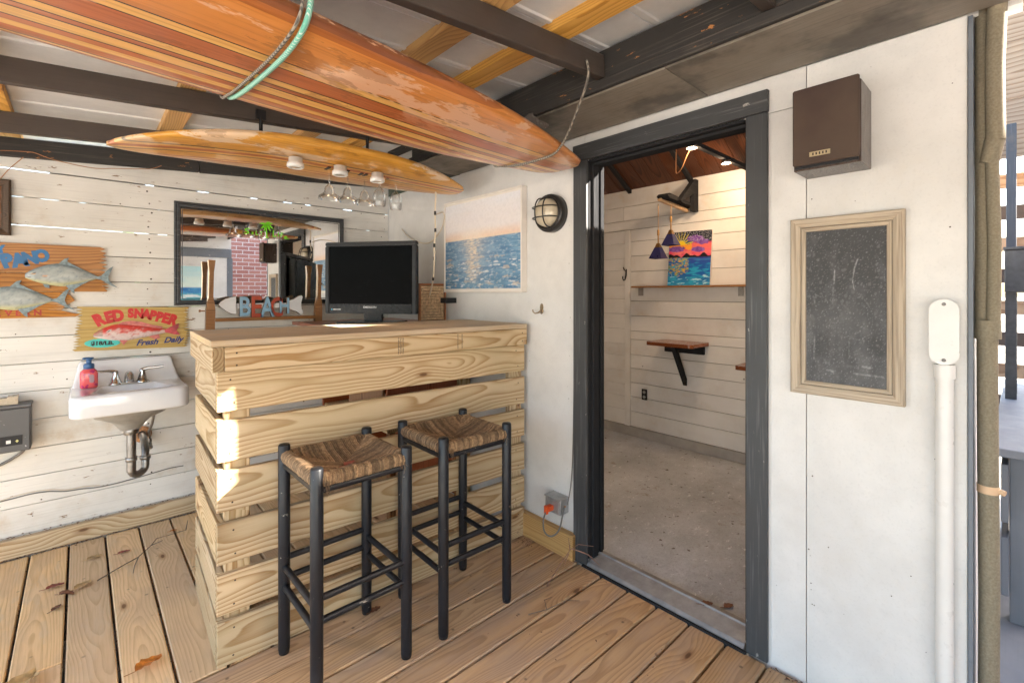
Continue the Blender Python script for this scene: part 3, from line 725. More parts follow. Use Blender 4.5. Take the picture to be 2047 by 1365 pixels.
def surf_mesh(L, W, T, tail_w, nose_p, rocker_n, rocker_t, nx=60, ny=28):
    """x runs from the nose (-L/2) to the square tail (+L/2)"""
    mb = MB(); rings = []
    for i in range(nx+1):
        s = i/nx; x = -L/2+L*s
        if s < .55: w = W*(1-(1-s/.55)**nose_p)**(.5 if nose_p > 2 else .62)
        else:
            q = (s-.55)/.45; w = W*(1-q**2.2) + tail_w*q**2.2
            if s > .985: w *= 1-.25*((s-.985)/.015)**2
        w = max(w, .004)
        th = T*(min(1, (s/.25))**.7*.75+.25)*(min(1, (1-s)/.22)**.7*.7+.3)
        zc = -rocker_n*max(0, .45-s)**2/.2025 - rocker_t*max(0, s-.6)**2/.16
        rg = []
        for k_ in range(ny):
            a = 2*math.pi*k_/ny; ca, sa = math.cos(a), math.sin(a)
            yy = w/2*math.copysign(abs(ca)**.75, ca); z_ = th/2*math.copysign(abs(sa)**.62, sa)
            rg.append((x, yy, zc+z_*(1 if sa > 0 else .9)))
        rings.append(rg)
    vs = [p for r_ in rings for p in r_]; fs = []
    for i in range(nx):
        for k_ in range(ny): fs.append((i*ny+k_, (i+1)*ny+k_, (i+1)*ny+(k_+1) % ny, i*ny+(k_+1) % ny))
    mb.add(vs, fs, 0, True); mb.add(rings[-1], [tuple(range(ny))], 0); mb.add(rings[0], [tuple(range(ny))[::-1]], 0)
    return mb.mesh('surfboard')
big = thing('surfboard', (.4, 1.42, 2.0), 'long glossy orange surfboard with pale and dark stripes hung nearest the camera', 'surfboard')
BM = Matrix.Translation((.34, 1.392, 1.995)) @ Matrix.Rotation(R(6.4), 4, 'Z') @ Matrix.Rotation(R(-2.0), 4, 'X')
body = place('body', surf_mesh(2.9, .560, .080, .235, 2.4, .018, .006), M_surf, BM, big)
mb = MB(); prof = []
def bez(p, n=8): return [tuple((1-t)**3*p[0][i]+3*(1-t)**2*t*p[1][i]+3*(1-t)*t*t*p[2][i]+t**3*p[3][i] for i in (0,1)) for t in [q/n for q in range(n)]]
prof = bez([(-.09,-.02),(-.08,.05),(-.03,.125),(.05,.125)]) + bez([(.05,.125),(.085,.125),(.10,.10),(.088,.088)]) + bez([(.088,.088),(.045,.075),(.03,.04),(.045,-.02)]) + [(.045,-.02)]
prof = prof[::-1]
fm = BM @ Matrix.Translation((1.17, -.02, .03)) @ Matrix.Scale(1.35, 4) @ Matrix(((1,0,0,0),(0,0,1,-.006),(0,1,0,0),(0,0,0,1)))
mb.prism(prof, .012, fm); M_fin = plain('smoked_fin', (.20,.17,.15), .25, var=.2); mb.build('fin', M_fin, big)
small = thing('surfboard', (.9, 2.4, 2.0), 'short amber surfboard hung over the bar with lights and wine glasses', 'surfboard')
SM = Matrix.Translation((.905, 2.395, 2.03)) @ Matrix.Rotation(R(-1.5), 4, 'Z') @ Matrix.Rotation(R(-5), 4, 'X')
place('body', surf_mesh(1.66, .50, .065, .13, 2.0, .085, .035), M_surf2, SM, small)
for xx in (.605, 1.118):
    mb = MB(); z1 = roofz(xx)+.02; mb.tube([(xx,2.345,2.04),(xx,2.345,z1)], .008, 10); mb.box((xx-.02,2.338,z1-.012),(xx+.02,2.352,z1+.03)); mb.build('hanging_rod', M_blackpl, small)
# big board slings
def rope(name, pts, r, mat, label, cat='rope', twist=True):
    P3 = [Vector(p) for p in pts]
    out = []
    for i in range(len(P3)-1):
        p0, p1, p2, p3 = P3[max(i-1,0)], P3[i], P3[i+1], P3[min(i+2, len(P3)-1)]
        for q in range(8):
            t = q/8; out.append(.5*((2*p1)+(-p0+p2)*t+(2*p0-5*p1+4*p2-p3)*t*t+(-p0+3*p1-3*p2+p3)*t**3))
    out.append(P3[-1]); mb = MB(); mb.tube(out, r, 8)
    o = mb.build(name, mat); return tag(o, label, cat)
k = NT('green_rope'); tc, rnd, v = k.coords(); wv = k.n('TexWave', wave_type='BANDS', bands_direction='DIAGONAL'); k.set(wv.inputs[0], v); wv.inputs['Scale'].default_value = 90
M_rope = k.out(k.ramp(wv.outputs[0], [(.80, (.16,.50,.38)), (.92, (.62,.70,.64))]), .6)
k = NT('grey_rope'); tc, rnd, v = k.coords(); wv = k.n('TexWave', wave_type='BANDS', bands_direction='DIAGONAL'); k.set(wv.inputs[0], v); wv.inputs['Scale'].default_value = 60
M_rope2 = k.out(k.ramp(wv.outputs[0], [(.4, (.30,.27,.22)), (.6, (.10,.09,.08))]), .7)
rope('sling_rope', [(.400,1.115,2.30),(.392,1.108,2.12),(.385,1.105,2.0),(.375,1.20,1.953),(.36,1.40,1.945),(.342,1.60,1.952),(.335,1.675,1.985),(.335,1.70,2.08),(.34,1.73,2.2)], .0070, M_rope, 'pale green braided rope slung under the long surfboard')
rope('sling_rope', [(.372,1.115,2.30),(.372,1.110,2.12),(.368,1.105,2.0),(.355,1.20,1.954),(.340,1.40,1.946),(.325,1.60,1.953),(.318,1.675,1.985),(.322,1.72,2.2)], .0042, M_rope2, 'thin grey cord beside the green rope around the long surfboard')
mb = MB(); rk = random.Random(2)
rope('sling_rope', [(1.395,1.105,2.235),(1.41,1.108,2.19),(1.43,1.15,2.13),(1.48,1.27,2.02),(1.505,1.335,1.985),(1.515,1.40,1.965),(1.495,1.56,1.956),(1.475,1.68,1.968),(1.47,1.735,2.0),(1.48,1.76,2.2)], .0052, M_rope2, 'dark braided cord looped under the tail of the long surfboard')
mb = MB(); kn = Vector((.371,1.108,2.06))
for q in range(3): mb.tube([kn+Vector((.014*math.cos(a+q), .012*math.sin(a+q*2), .009*math.sin(2*a+q)-.006+.006*q)) for a in [2*math.pi*i_/14 for i_ in range(15)]], .0048, 7)
o = mb.build('rope_knot', M_rope2); tag(o, 'grey knot in the cord above the long surfboard', 'knot')
# puck lights
for q, (xx, lb) in enumerate(((.746,'white puck light nearest the pointed end of the amber surfboard'),(.959,'white puck light in the middle of the amber surfboard'),(1.16,'white puck light nearest the square end of the amber surfboard'))):
    t = thing('puck_light', (xx, 2.315, 1.96), lb, 'light', 'puck lights under the amber surfboard')
    Mx = Matrix.Translation((xx, 2.315, 1.955))
    mb = MB(); mb.lathe([(0,.045),(.030,.045),(.031,.022),(.037,.020),(.038,.002),(.033,-.003),(.026,-.003),(.025,.002),(0,.002)], 28, 0, Mx); mb.build('housing', M_whitepl, t)
    mb = MB(); mb.lathe([(0,.0),(.012,-.001),(.0245,.001)], 24, 0, Mx); mb.build('lens', M_lampglass, t)
# wine glasses hanging by the foot
def make_glass(x, y, top, kind, label):
    t = thing('wine_glass', (x, y, top-.17), label, 'wine glass', 'wine glasses hanging under the amber surfboard')
    if kind == 0:   # wide coupe with a waist
        out = [(.030,0),(.030,-.002),(.006,-.006),(.0035,-.015),(.0035,-.062),(.006,-.070),(.018,-.078),(.024,-.092),(.026,-.110),(.034,-.118),(.052,-.130),(.056,-.146)]
    else:           # rounded wine bowl
        out = [(.030,0),(.030,-.002),(.006,-.006),(.0035,-.015),(.0035,-.050),(.008,-.058),(.022,-.070),(.033,-.092),(.036,-.115),(.034,-.140),(.031,-.160)]
    inn = [(max(r-.0011, .0005), z) for r, z in out[5:]][::-1]
    inn = inn[:-1] + [(0.0005, out[5][1]-.004)]
    mb = MB(); mb.lathe(([(.0005,0)]+out)[::-1], 28, 0, Matrix.Translation((x, y, top))); mb.build('glass_body', M_glass, t)
for (xx, yy, kd, lb) in ((.965,2.47,0,'wide flared glass farthest left under the amber surfboard'),(1.065,2.47,0,'wide flared glass second from left under the amber surfboard'),(1.165,2.48,0,'wide flared glass beside the rounded glasses under the amber surfboard'),(1.215,2.40,1,'rounded wine glass second from right under the amber surfboard'),(1.335,2.44,1,'rounded wine glass farthest right under the amber surfboard')):
    make_glass(xx, yy, 2.005, kd, lb)
gr = MB()
for xx in (.965,1.065,1.165,1.215,1.335): gr.box((xx-.045,2.37,1.998),(xx-.030,2.52,2.008)); gr.box((xx+.030,2.37,1.998),(xx+.045,2.52,2.008))
gr.build('glass_rack', M_blackpl, small)

# ------------------------------------------------------------------ mirror with green sticker
mir = thing('wall_mirror', (.96, 3.54, 1.6), 'wide mirror in a black moulded frame on the plank wall', 'mirror')
k = NT('mirror_glass'); tc, rnd, v = k.coords()
sp = k.mapr(k.noise(v, 60, 4, .7), .66, .74); M_mirror = k.out(k.mix(k.m('MULTIPLY', sp, .6), (.86,.86,.84), (.45,.42,.36)), k.m('ADD', .015, k.m('MULTIPLY', sp, .35)), 1.0)
x0, x1, z0, z1 = .426, 1.490, 1.291, 1.934
MB().box((x0+.03,3.530,z0+.03),(x1-.03,3.534,z1-.03)).build('mirror_glass', M_mirror, mir)
def moulding(pts4, prof, mat, parent, name='frame_side'):
    """mitred frame: pts4 corners in the wall plane (x,z), prof list of (inward, proud)"""
    n = len(pts4); cx = sum(p[0] for p in pts4)/n; cz = sum(p[1] for p in pts4)/n
    for i in range(n):
        a, b = pts4[i], pts4[(i+1) % n]; vs = []
        for (px, pz) in (a, b):
            for (inn, pr) in prof:
                sx_ = 1 if px < cx else -1; sz_ = 1 if pz < cz else -1
                vs.append((px+sx_*inn, pz+sz_*inn, pr))
        m_ = len(prof); yield vs, [(j, (j+1) % m_, m_+(j+1) % m_, m_+j) for j in range(m_)] + [tuple(range(m_))[::-1], tuple(range(m_, 2*m_))]
def frame_y(x0, x1, z0, z1, prof, y, mat, parent):     # on a wall facing -Y
    for vs, fs in moulding([(x0,z0),(x1,z0),(x1,z1),(x0,z1)], prof, mat, parent):
        MB().add([(a, y-p, b) for a, b, p in vs], [f[::-1] for f in fs]).build('frame_side', mat, parent)
def frame_x(y0, y1, z0, z1, prof, x, mat, parent, tilt=0):     # on a wall facing -X
    for q, (vs, fs) in enumerate(moulding([(y0,z0),(y1,z0),(y1,z1),(y0,z1)], prof, mat, parent)):
        MB().add([(x-p, a, b) for a, b, p in vs], fs).build('frame_side', mat[q % 2] if isinstance(mat, tuple) else mat, parent)
frame_y(x0, x1, z0, z1, [(0,0),(0,.020),(.006,.026),(.012,.022),(.018,.028),(.030,.026),(.034,.018),(.042,.020),(.046,.014),(.046,.0)], 3.549, M_trim, mir)
M_sticker = plain('green_vinyl', (.20,.72,.02), .4, var=.03)
Mf = frame_on((.94, 3.5292, 1.735), (1,0,0), (0,0,1))
it = [('S',-.118,.030,.055,.05,.15,1.3),('a',-.082,.030,.036,-.1,.1,1),('L',-.055,.028,.04,.05,.1,1),('T',-.028,.028,.036,0,.1,.9),('L',.055,.024,.062,.05,.1,.9),('I',.083,.028,.045,.1,.1,1),('F',.103,.026,.045,0,.1,1),('e.',.135,.014,.045,0,.1,1.1)]
me = text_mesh(it, 0, .02)
bm = bmesh.new(); bm.from_mesh(me)
def addpoly(bm, pts):
    vs = [bm.verts.new((a, b, 0)) for a, b in pts]; bm.faces.new(vs)
addpoly(bm, [(-.004,.012),(.022,.012),(.013,.020),(.010,.075),(.012,.105),(.004,.105),(.001,.07),(.005,.02)])
for (ang, L_) in ((160,.052),(205,.045),(30,.05),(-20,.05),(100,.03),(65,.04),(240,.038),(-55,.042)):
    c = Vector((.008,.103)); d = Vector((math.cos(R(ang)), math.sin(R(ang)))); n_ = Vector((-d.y, d.x)); dr = Vector((0,-.014))
    pts = [c, c+d*L_*.45+n_*.009, c+d*L_+dr, c+d*L_*.45-n_*.007]
    addpoly(bm, [tuple(p) for p in pts])
bm.to_mesh(me); bm.free(); place('palm_sticker', me, M_sticker, Mf, mir)

# ------------------------------------------------------------------ carved fish signs
M_fishp = attr_mat('painted_fish', .45, .25, .4, .1, .15)
def fish_mesh(L, prof, T, colfn, nx=46, ny=14):
    """domed fish, nose at x=0, tail root at x=L; prof(t) -> (top, bottom)"""
    vs = []; cs = []; fs = []
    for i in range(nx+1):
        t = i/nx; top, bot = prof(t)
        for j in range(ny+1):
            s = j/ny; y = bot+(top-bot)*s; e = 2*s-1
            vs.append((t*L, y, T*max(0, 1-e*e)**.5*min(1, 6*t+.2)*min(1, (1.08-t)*3)+.0005)); cs.append(colfn(t, s, t*L, y))
    for i in range(nx):
        for j in range(ny): a = i*(ny+1)+j; fs.append((a, a+ny+1, a+ny+2, a+1))
    me = bpy.data.meshes.new('fish'); me.from_pydata(vs, [], fs); me.update()
    for p in me.polygons: p.use_smooth = True
    setcol(me, cs); return me
def jag(x0, x1, z0, z1, rg, n=9, depth=.03, left=False):
    """plank outline with a splintered right end (and left end if asked)"""
    pts = [(x0, z0), (x1-depth*rg.random(), z0)] if not left else [(x0+depth*rg.random(), z0), (x1-depth*rg.random(), z0)]
    for i in range(n):
        za = z0+(z1-z0)*(i+.5)/n
        pts.append((x1+rg.uniform(-.006,.008), za)); 
        if i < n-1: pts.append((x1-depth*rg.uniform(.5,1.1), z0+(z1-z0)*(i+1)/n))
    pts.append((x1-depth*rg.random(), z1))
    if left:
        pts.append((x0+depth*rg.random(), z1))
        for i in range(n-1, -1, -1):
            pts.append((x0+rg.uniform(-.008,.006), z0+(z1-z0)*(i+.5)/n))
            if i > 0: pts.append((x0+depth*rg.uniform(.5,1.1), z0+(z1-z0)*i/n))
    else: pts.append((x0, z1))
    return pts
def fin(name, pts, M, mat, parent, d=.005):
    mb = MB(); mb.prism(pts, d); me = mb.mesh(name); return place(name, me, mat, M, parent)
rj = random.Random(21)
ps = thing('fish_sign', (-.2, 3.54, 1.4), 'carved orange board sign with two grey pompano fish and blue lettering', 'sign')
WF = lambda x, z, y=3.548: frame_on((x, y, z), (1,0,0), (0,0,1))
mb = MB(); mb.prism(jag(-.84, .112, 0, .152, rj, 7, .035), .014); place('sign_plank', mb.mesh(), M_signo, WF(0, 1.473), ps)
mb = MB(); mb.prism(jag(-.84, .118, 0, .097, rj, 6, .03), .014); place('sign_plank', mb.mesh(), M_signo, WF(0, 1.374), ps)
mb = MB(); mb.prism([(-.84,0),(-.02,0),(.0,.012),(-.075,.035),(-.06,.06),(-.02,.09),(-.04,.118),(-.06,.1365),(-.84,.1365)], .014); place('sign_plank', mb.mesh(), M_signo, WF(0, 1.2355), ps)
def pomp_col(t, s, x, y):
    g = mixc((.30,.34,.34), (.46,.48,.46), .5+fbm(x*40, y*60)*.8)
    g = mixc(g, (.20,.25,.27), ss(.70, 1.0, s)*.8); g = mixc(g, (.58,.57,.28), ss(.28, .04, s)*.75)
    if fbm(x*220, y*220, 3) > .48: g = mixc(g, (.16,.19,.20), .4)
    d = math.hypot((t-.115)/.035*1.0, (s-.63)/.07)
    if d < 1: g = (.60,.34,.16) if d > .55 else (.03,.03,.03)
    if t < .075 and abs(s-.30-(.06-t)) < .035: g = (.08,.07,.06)
    if abs(t-.26) < .03 and abs(s-.42) < .05: g = (.62,.34,.18)
    return g
def pomp_prof(t):
    top = .012+.062*math.sin(min(1, t/.48)*math.pi/2)**.75 if t < .48 else .074-.066*((t-.48)/.52)**1.5
    bot = -.006-.044*math.sin(min(1, t/.52)*math.pi/2)**.85 if t < .52 else -.050+.044*((t-.52)/.48)**1.3
    return top, bot
finc = plain('fish_fin_paint', (.20,.26,.28), .5, var=.4, vscale=70)
def pompano(nx_, nz, sc, parent):
    M = WF(nx_, nz, 3.5335) @ Matrix.Scale(sc, 4)
    b = place('fish', fish_mesh(.285, pomp_prof, .020, pomp_col), M_fishp, M, parent)
    fin('tail_fin', [(.275,.004),(.30,.012),(.335,.055),(.352,.066),(.335,.020),(.330,.0),(.338,-.022),(.372,-.056),(.345,-.044),(.30,-.012),(.275,-.003)], M @ Matrix.Translation((0,0,.002)), finc, b)
    fin('dorsal_fin', [(.125,.070),(.150,.100),(.168,.106),(.160,.086),(.195,.062),(.262,.020),(.235,.022),(.165,.060)], M @ Matrix.Translation((0,0,.002)), finc, b)
    fin('anal_fin', [(.150,-.040),(.180,-.082),(.190,-.088),(.188,-.066),(.225,-.036),(.272,-.006),(.225,-.022)], M @ Matrix.Translation((0,0,.002)), finc, b)
    fin('pelvic_fin', [(.065,-.038),(.075,-.056),(.092,-.060),(.090,-.042)], M @ Matrix.Translation((0,0,.002)), finc, b)
pompano(-.212, 1.452, 1.0, ps); pompano(-.392, 1.327, 1.0, ps)
M_blue = plain('sign_blue', (.035,.16,.36), .5, var=.15); M_red = plain('sign_red', (.55,.02,.02), .45, var=.12); M_reddull = plain('sign_red_worn', (.40,.045,.03), .6, var=.4, vscale=60)
it = [(ch, xx, zz, sz, ro, 0, .86) for ch, xx, zz, sz, ro in (('P',-.52,1.415,.13,.40),('O',-.44,1.435,.13,.36),('M',-.345,1.455,.13,.34),('P',-.268,1.502,.092,.30),('A',-.226,1.508,.090,.24),('N',-.188,1.522,.084,.20),('O',-.148,1.536,.082,.12))]
it.append(('Y', -.296, 1.572, .05, .2, 0, 1))
letters(it, .075, M_blue, WF(0, 0, 3.5332), ps)
letters([('T',-.352,1.249,.040,0,0,1),('A',-.312,1.249,.040,0,0,1),('V',-.271,1.249,.040,0,0,1.05),('E',-.237,1.249,.040,0,0,1),('R',-.204,1.249,.040,0,0,1),('N',-.165,1.249,.040,0,0,1)], .04, M_reddull, WF(0, 0, 3.5332), ps)

sn = thing('fish_sign', (.23, 3.54, 1.16), 'yellow RED SNAPPER sign with a pink fish above the sink', 'sign')
TL = Matrix.Rotation(R(-1.4), 4, 'Z')
SF = lambda y=3.548: frame_on((-.025, y, 1.045), (1,0,0), (0,0,1)) @ TL
mb = MB(); mb.prism(jag(0, .525, 0, .118, rj, 8, .028, True), .014); place('sign_plank', mb.mesh(), M_signy, SF(), sn)
mb = MB(); mb.prism(jag(.004, .522, .120, .246, rj, 8, .028, True), .014); place('sign_plank', mb.mesh(), M_signy, SF(), sn)
it = [(ch, xx, zz, sz, ro, 0, .78) for ch, xx, zz, sz, ro in (('R',.112,.146,.088,.45),('E',.150,.160,.084,.28),('D',.186,.168,.084,.16),('S',.240,.187,.068,.06),('N',.275,.184,.070,-.02),('A',.308,.180,.072,-.12),('P',.338,.172,.074,-.18),('P',.368,.162,.076,-.24),('E',.398,.154,.078,-.28),('R',.432,.142,.082,-.34))]
letters(it, .075, M_red, SF(3.5332), sn)
M_navy = plain('sign_navy', (.02,.035,.16), .5, var=.1)
letters([('Fresh',.318,.022,.046,.05,.4,1.0),('Daily',.445,.032,.046,.05,.4,1.0)], .035, M_navy, SF(3.5332), sn)
def snap_prof(t):
    top = .004+.052*math.sin(min(1, t/.36)*math.pi/2)**.8 if t < .36 else .056-.044*((t-.36)/.64)**1.2
    bot = -.010-.032*math.sin(min(1, t/.42)*math.pi/2)**.8 if t < .42 else -.042+.034*((t-.42)/.58)**1.2
    return top, bot
def snap_col(t, s, x, y):
    g = mixc((.70,.52,.48), (.62,.06,.045), ss(.35, .75, s+fbm(x*50, y*60)*.35)); g = mixc(g, (.74,.62,.58), ss(.4, .1, s)*.8)
    if .2 < t < .34: g = mixc(g, (.72,.60,.56), .6*ss(.8,.4,s))
    d = math.hypot((t-.20)/.030, (s-.66)/.09)
    if d < 1: g = (.60,.55,.50) if d > .6 else (.02,.02,.02)
    if t < .12 and abs(s-.36) < .04: g = (.10,.05,.04)
    if t < .13 and s > .42: g = mixc(g, (.30,.22,.14), .7)
    if fbm(x*200, y*200, 5) > .42: g = mixc(g, (.45,.05,.04), .5)
    return g
M = SF(3.5335) @ Matrix.Translation((.078, .088, 0)) @ Matrix.Rotation(R(2), 4, 'Z')
b = place('fish', fish_mesh(.335, snap_prof, .020, snap_col), M_fishp, M, sn)
pinkfin = plain('snapper_fin', (.55,.16,.14), .5, var=.3, vscale=60); tailc = plain('snapper_tail', (.42,.06,.07), .5, var=.5, vscale=40)
fin('tail_fin', [(.325,.008),(.352,.026),(.395,.046),(.392,.020),(.382,.002),(.40,-.026),(.37,-.022),(.345,-.012),(.325,-.006)], M @ Matrix.Translation((0,0,.002)), tailc, b)
fin('dorsal_fin', [(.10,.050),(.125,.066),(.165,.072),(.215,.062),(.265,.042),(.315,.030),(.305,.014),(.22,.034),(.15,.048)], M @ Matrix.Translation((0,0,.001)), pinkfin, b)
fin('pelvic_fin', [(.112,-.036),(.13,-.068),(.15,-.040)], M @ Matrix.Translation((0,0,.002)), pinkfin, b)
fin('anal_fin', [(.245,-.026),(.275,-.044),(.300,-.040),(.295,-.014)], M @ Matrix.Translation((0,0,.002)), pinkfin, b)
M_teal = plain('teal_badge', (.06,.52,.46), .45, var=.08); M_ink2 = plain('black_lettering', (.015,.015,.015), .5)
mb = MB(); pts = []
for q in range(64):
    a = 2*math.pi*q/64; rr_ = 1.0 if q % 2 else .93; pts.append((.118+.079*rr_*math.cos(a), .041+.026*rr_*math.sin(a)))
mb.prism(pts, .003); bd = place('price_badge', mb.mesh(), M_teal, SF(3.534), sn)
place('price', text_mesh([('$18/LB.',.118,.031,.029,.0,0,1.1)], 0, .05), M_ink2, SF(3.5305), bd)

# ------------------------------------------------------------------ oar rack and BEACH fish
rk_ = thing('oar_rack', (.92, 3.43, 1.1), 'brown wooden rack with two upright oar ends and a shelf', 'rack')
def oar(xc, lean):
    prof = [(-.024,1.06),(.024,1.06),(.025,1.26),(.020,1.30),(.012,1.345),(.0125,1.50),(.017,1.545),(.019,1.572),(-.019,1.572),(-.017,1.545),(-.0125,1.50),(-.012,1.345),(-.020,1.30),(-.025,1.26)]
    mb = MB(); Mx = Matrix(((1,0,0,xc),(0,0,1,3.405),(0,1,0,0),(0,0,0,1))) @ Matrix.Translation((0,1.06,0)) @ Matrix.Rotation(lean, 4, 'Z') @ Matrix.Translation((0,-1.06,0))
    mb.prism(prof, .034, Mx); return mb.build('oar', M_oar, rk_)
oar(.592, R(-1.2)); oar(1.252, R(-1.5))
span('shelf', M_oar, (.618, 1.232), (3.395, 3.50), (1.188, 1.208), 'XY', rk_, .002)
mb = MB(); mb.tube([(.568,3.42,1.255),(.545,3.42,1.257)], .004, 8); mb.tube([(.545,3.42,1.257),(.536,3.42,1.257)], .0075, 10); mb.build('peg', M_oar, rk_)
bs = thing('beach_fish_sign', (.9, 3.42, 1.21), 'wooden fish ornament spelling BEACH in blue and red letters', 'ornament')
M_dkedge = plain('dark_wood_edge', (.13,.075,.04), .7, var=.3, vscale=40); M_offw = paint('ornament_white', (.78,.78,.80), (.3,.2,.12), chips=.05, nails=0, grain=.1)
M_ltblue = paint('ornament_blue', (.28,.47,.64), (.3,.2,.12), chips=.04, nails=0, grain=.08); M_brick = paint('ornament_red', (.48,.09,.05), (.25,.15,.1), chips=.04, nails=0, grain=.08)
def cut(name, pts, M, front, parent, d=.018):
    mb = MB(); mb.prism(pts, d, None, 0, 1); ctr = (sum(p[0] for p in pts)/len(pts), sum(p[1] for p in pts)/len(pts))
    o = place(name, mb.mesh(), [M_dkedge, M_dkedge], M, parent)
    ins = [(a+(ctr[0]-a)*.035, b+(ctr[1]-b)*.05) for a, b in pts]
    mb = MB(); mb.prism(ins, .0012); place('painted_face', mb.mesh(), front, M @ Matrix.Translation((0,0,d+.0002)), o); return o
BF = frame_on((.64, 3.442, 1.2085), (1,0,0), (0,0,1))
cut('fish_head', [(0,.086),(.012,.104),(.04,.124),(.075,.134),(.10,.138),(.10,.020),(.075,.022),(.04,.044),(.012,.070)], BF, M_offw, bs)
cut('fish_tail', [(.418,.108),(.45,.118),(.485,.142),(.506,.145),(.512,.135),(.502,.098),(.500,.062),(.515,.024),(.512,.008),(.498,.006),(.468,.030),(.420,.048)], BF, M_offw, bs)
MB().box((.735,3.430,1.268),(1.065,3.437,1.300)).build('spine', M_offw, bs)
for ch, xx, mt, zz, sz in (('B',.147,M_ltblue,.012,.175),('E',.215,M_brick,.002,.195),('A',.283,M_ltblue,.002,.188),('C',.340,M_brick,.004,.180),('H',.390,M_ltblue,.022,.150)):
    o = place('letter', text_mesh([(ch,xx,zz,sz,0,0,.66 if ch in 'ACH' else .72)], .010, .030), M_dkedge, BF @ Matrix.Translation((0,0,.012)), bs)
    place('painted_face', text_mesh([(ch,xx,zz,sz,0,0,.66 if ch in 'ACH' else .72)], 0, .020), mt, BF @ Matrix.Translation((0,0,.0226)), o)

# ------------------------------------------------------------------ wall sink
sk = thing('wall_sink', (.2, 3.3, .75), 'white porcelain wall sink with chrome taps beside the bar', 'sink')
def rrect(x0, x1, y0, y1, r, n=6, back=.006):
    pts = []
    for (cx, cy, a0, rr_) in ((x1-back, y1-back, 0, back), (x0+back, y1-back, 90, back), (x0+r, y0+r, 180, r), (x1-r, y0+r, 270, r)):
        for i in range(n+1):
            a = R(a0+90*i/n); pts.append((cx+rr_*math.cos(a), cy+rr_*math.sin(a)))
    return pts
def loft(loops, mb, mi=0, close_first=True, close_last=True):
    n = len(loops[0]); vs = [p for l in loops for p in l]; fs = []
    for i in range(len(loops)-1):
        for k_ in range(n): fs.append((i*n+k_, i*n+(k_+1) % n, (i+1)*n+(k_+1) % n, (i+1)*n+k_))
    mb.add(vs, fs, mi, True)
    if close_first: mb.add(loops[0], [tuple(range(n))[::-1]], mi)
    if close_last: mb.add(loops[-1], [tuple(range(n))], mi)
def ell(cx, cy, rx, ry, z, n=28, ph=0):
    return [(cx+rx*math.copysign(abs(math.cos(a))**.7, math.cos(a)), cy+ry*math.copysign(abs(math.sin(a))**.7, math.sin(a)), z) for a in [2*math.pi*(i+.5)/n+R(ph) for i in range(n)]]
mb = MB(); L = []
SX0, SX1, SY0, SY1 = -.042, .447, 3.09, 3.53
for z_, ins in ((.748,.012),(.752,.004),(.760,.0),(.842,.0),(.853,.004),(.858,.012)):
    L.append([(a, b, z_) for a, b in rrect(SX0+ins, SX1-ins, SY0+ins, SY1, .055)])
nn = len(L[0])
def inner(z_, rx, ry, cy=3.265):
    out = []
    for (a, b, _) in L[-1]:
        an = math.atan2((b-cy)/ry, (a-.2025)/rx)
        out.append((.2025+rx*math.copysign(abs(math.cos(an))**.75, math.cos(an)), cy+ry*math.copysign(abs(math.sin(an))**.75, math.sin(an)), z_))
    return out
L += [inner(.858,.195,.135), inner(.852,.186,.127), inner(.80,.165,.108), inner(.745,.12,.08), inner(.725,.04,.03)]
loft(L, mb, 0, True, True); mb.build('basin', M_porc, sk)
mb = MB(); L2 = []
for z_, x0_, x1_, yf in ((.845,-.034,.440,3.415),(.868,-.030,.436,3.425),(.885,-.026,.430,3.458),(.960,-.010,.412,3.474),(.984,-.004,.404,3.482),(.990,.004,.396,3.492)):
    L2.append([(a, b, z_) for a, b in rrect(x0_, x1_, yf, 3.535, .014, 5)])
loft(L2, mb); mb.build('splashback', M_porc, sk)
mb = MB(); mb.lathe([(0,-.14),(.02,-.14),(.045,-.125),(.062,-.10),(.085,-.075),(.15,-.045),(.19,.0)], 28, 0, Matrix.Translation((.2025,3.275,.756)) @ Matrix.Diagonal((1,.72,1,1))); M_under = plain('raw_basin_underside', (.30,.28,.25), .5, var=.2); mb.build('bowl_underside', M_under, sk)
def tap(xc, dr):
    mb = MB(); Mx = Matrix.Translation((xc, 3.405, .862)); mb.lathe([(.030,0),(.030,.006),(.024,.012),(.018,.035),(.013,.055),(.014,.066),(.010,.074),(0,.076)], 20, 0, Mx)
    mb.tube([(xc,3.405,.930),(xc+dr*.03,3.395,.938),(xc+dr*.06,3.382,.940),(xc+dr*.095,3.37,.944)], [.010,.008,.007,.0055], 10); mb.build('tap_handle', M_chrome, sk)
tap(.145, -1); tap(.262, 1)
mb = MB(); mb.tube([(.2035,3.41,.862),(.2035,3.408,.895),(.2035,3.392,.912),(.2035,3.36,.912),(.2035,3.33,.897),(.2035,3.322,.885)], [.022,.021,.019,.017,.015,.013], 14); mb.box((.115,3.385,.859),(.292,3.425,.868)); mb.build('spout', M_chrome, sk)
mb = MB(); cx, cy = .205, 3.275
mb.lathe([(.030,0),(.033,.004),(.033,.03),(.030,.035)], 18, 0, Matrix.Translation((cx,cy,.603)))
mb.tube([(cx,cy,.64),(cx,cy,.40)], .021, 14); mb.lathe([(.021,0),(.026,.002),(.026,.022),(.021,.024)], 16, 0, Matrix.Translation((cx,cy,.455)))
mb.tube([(cx,cy,.47)]+[(cx+.032-.032*math.cos(R(a)), cy+.045*(1-math.cos(R(a)))*.5, .405-.032*math.sin(R(a))) for a in range(0,181,20)]+[(cx+.064,cy+.05,.46),(cx+.066,cy+.09,.505),(cx+.066,cy+.16,.525),(cx+.066,cy+.26,.53)], .0185, 14)
mb.lathe([(.019,0),(.025,.002),(.025,.020),(.019,.022)], 16, 0, Matrix.Translation((cx+.064,cy+.047,.440))); mb.build('drain_trap', M_steel, sk)
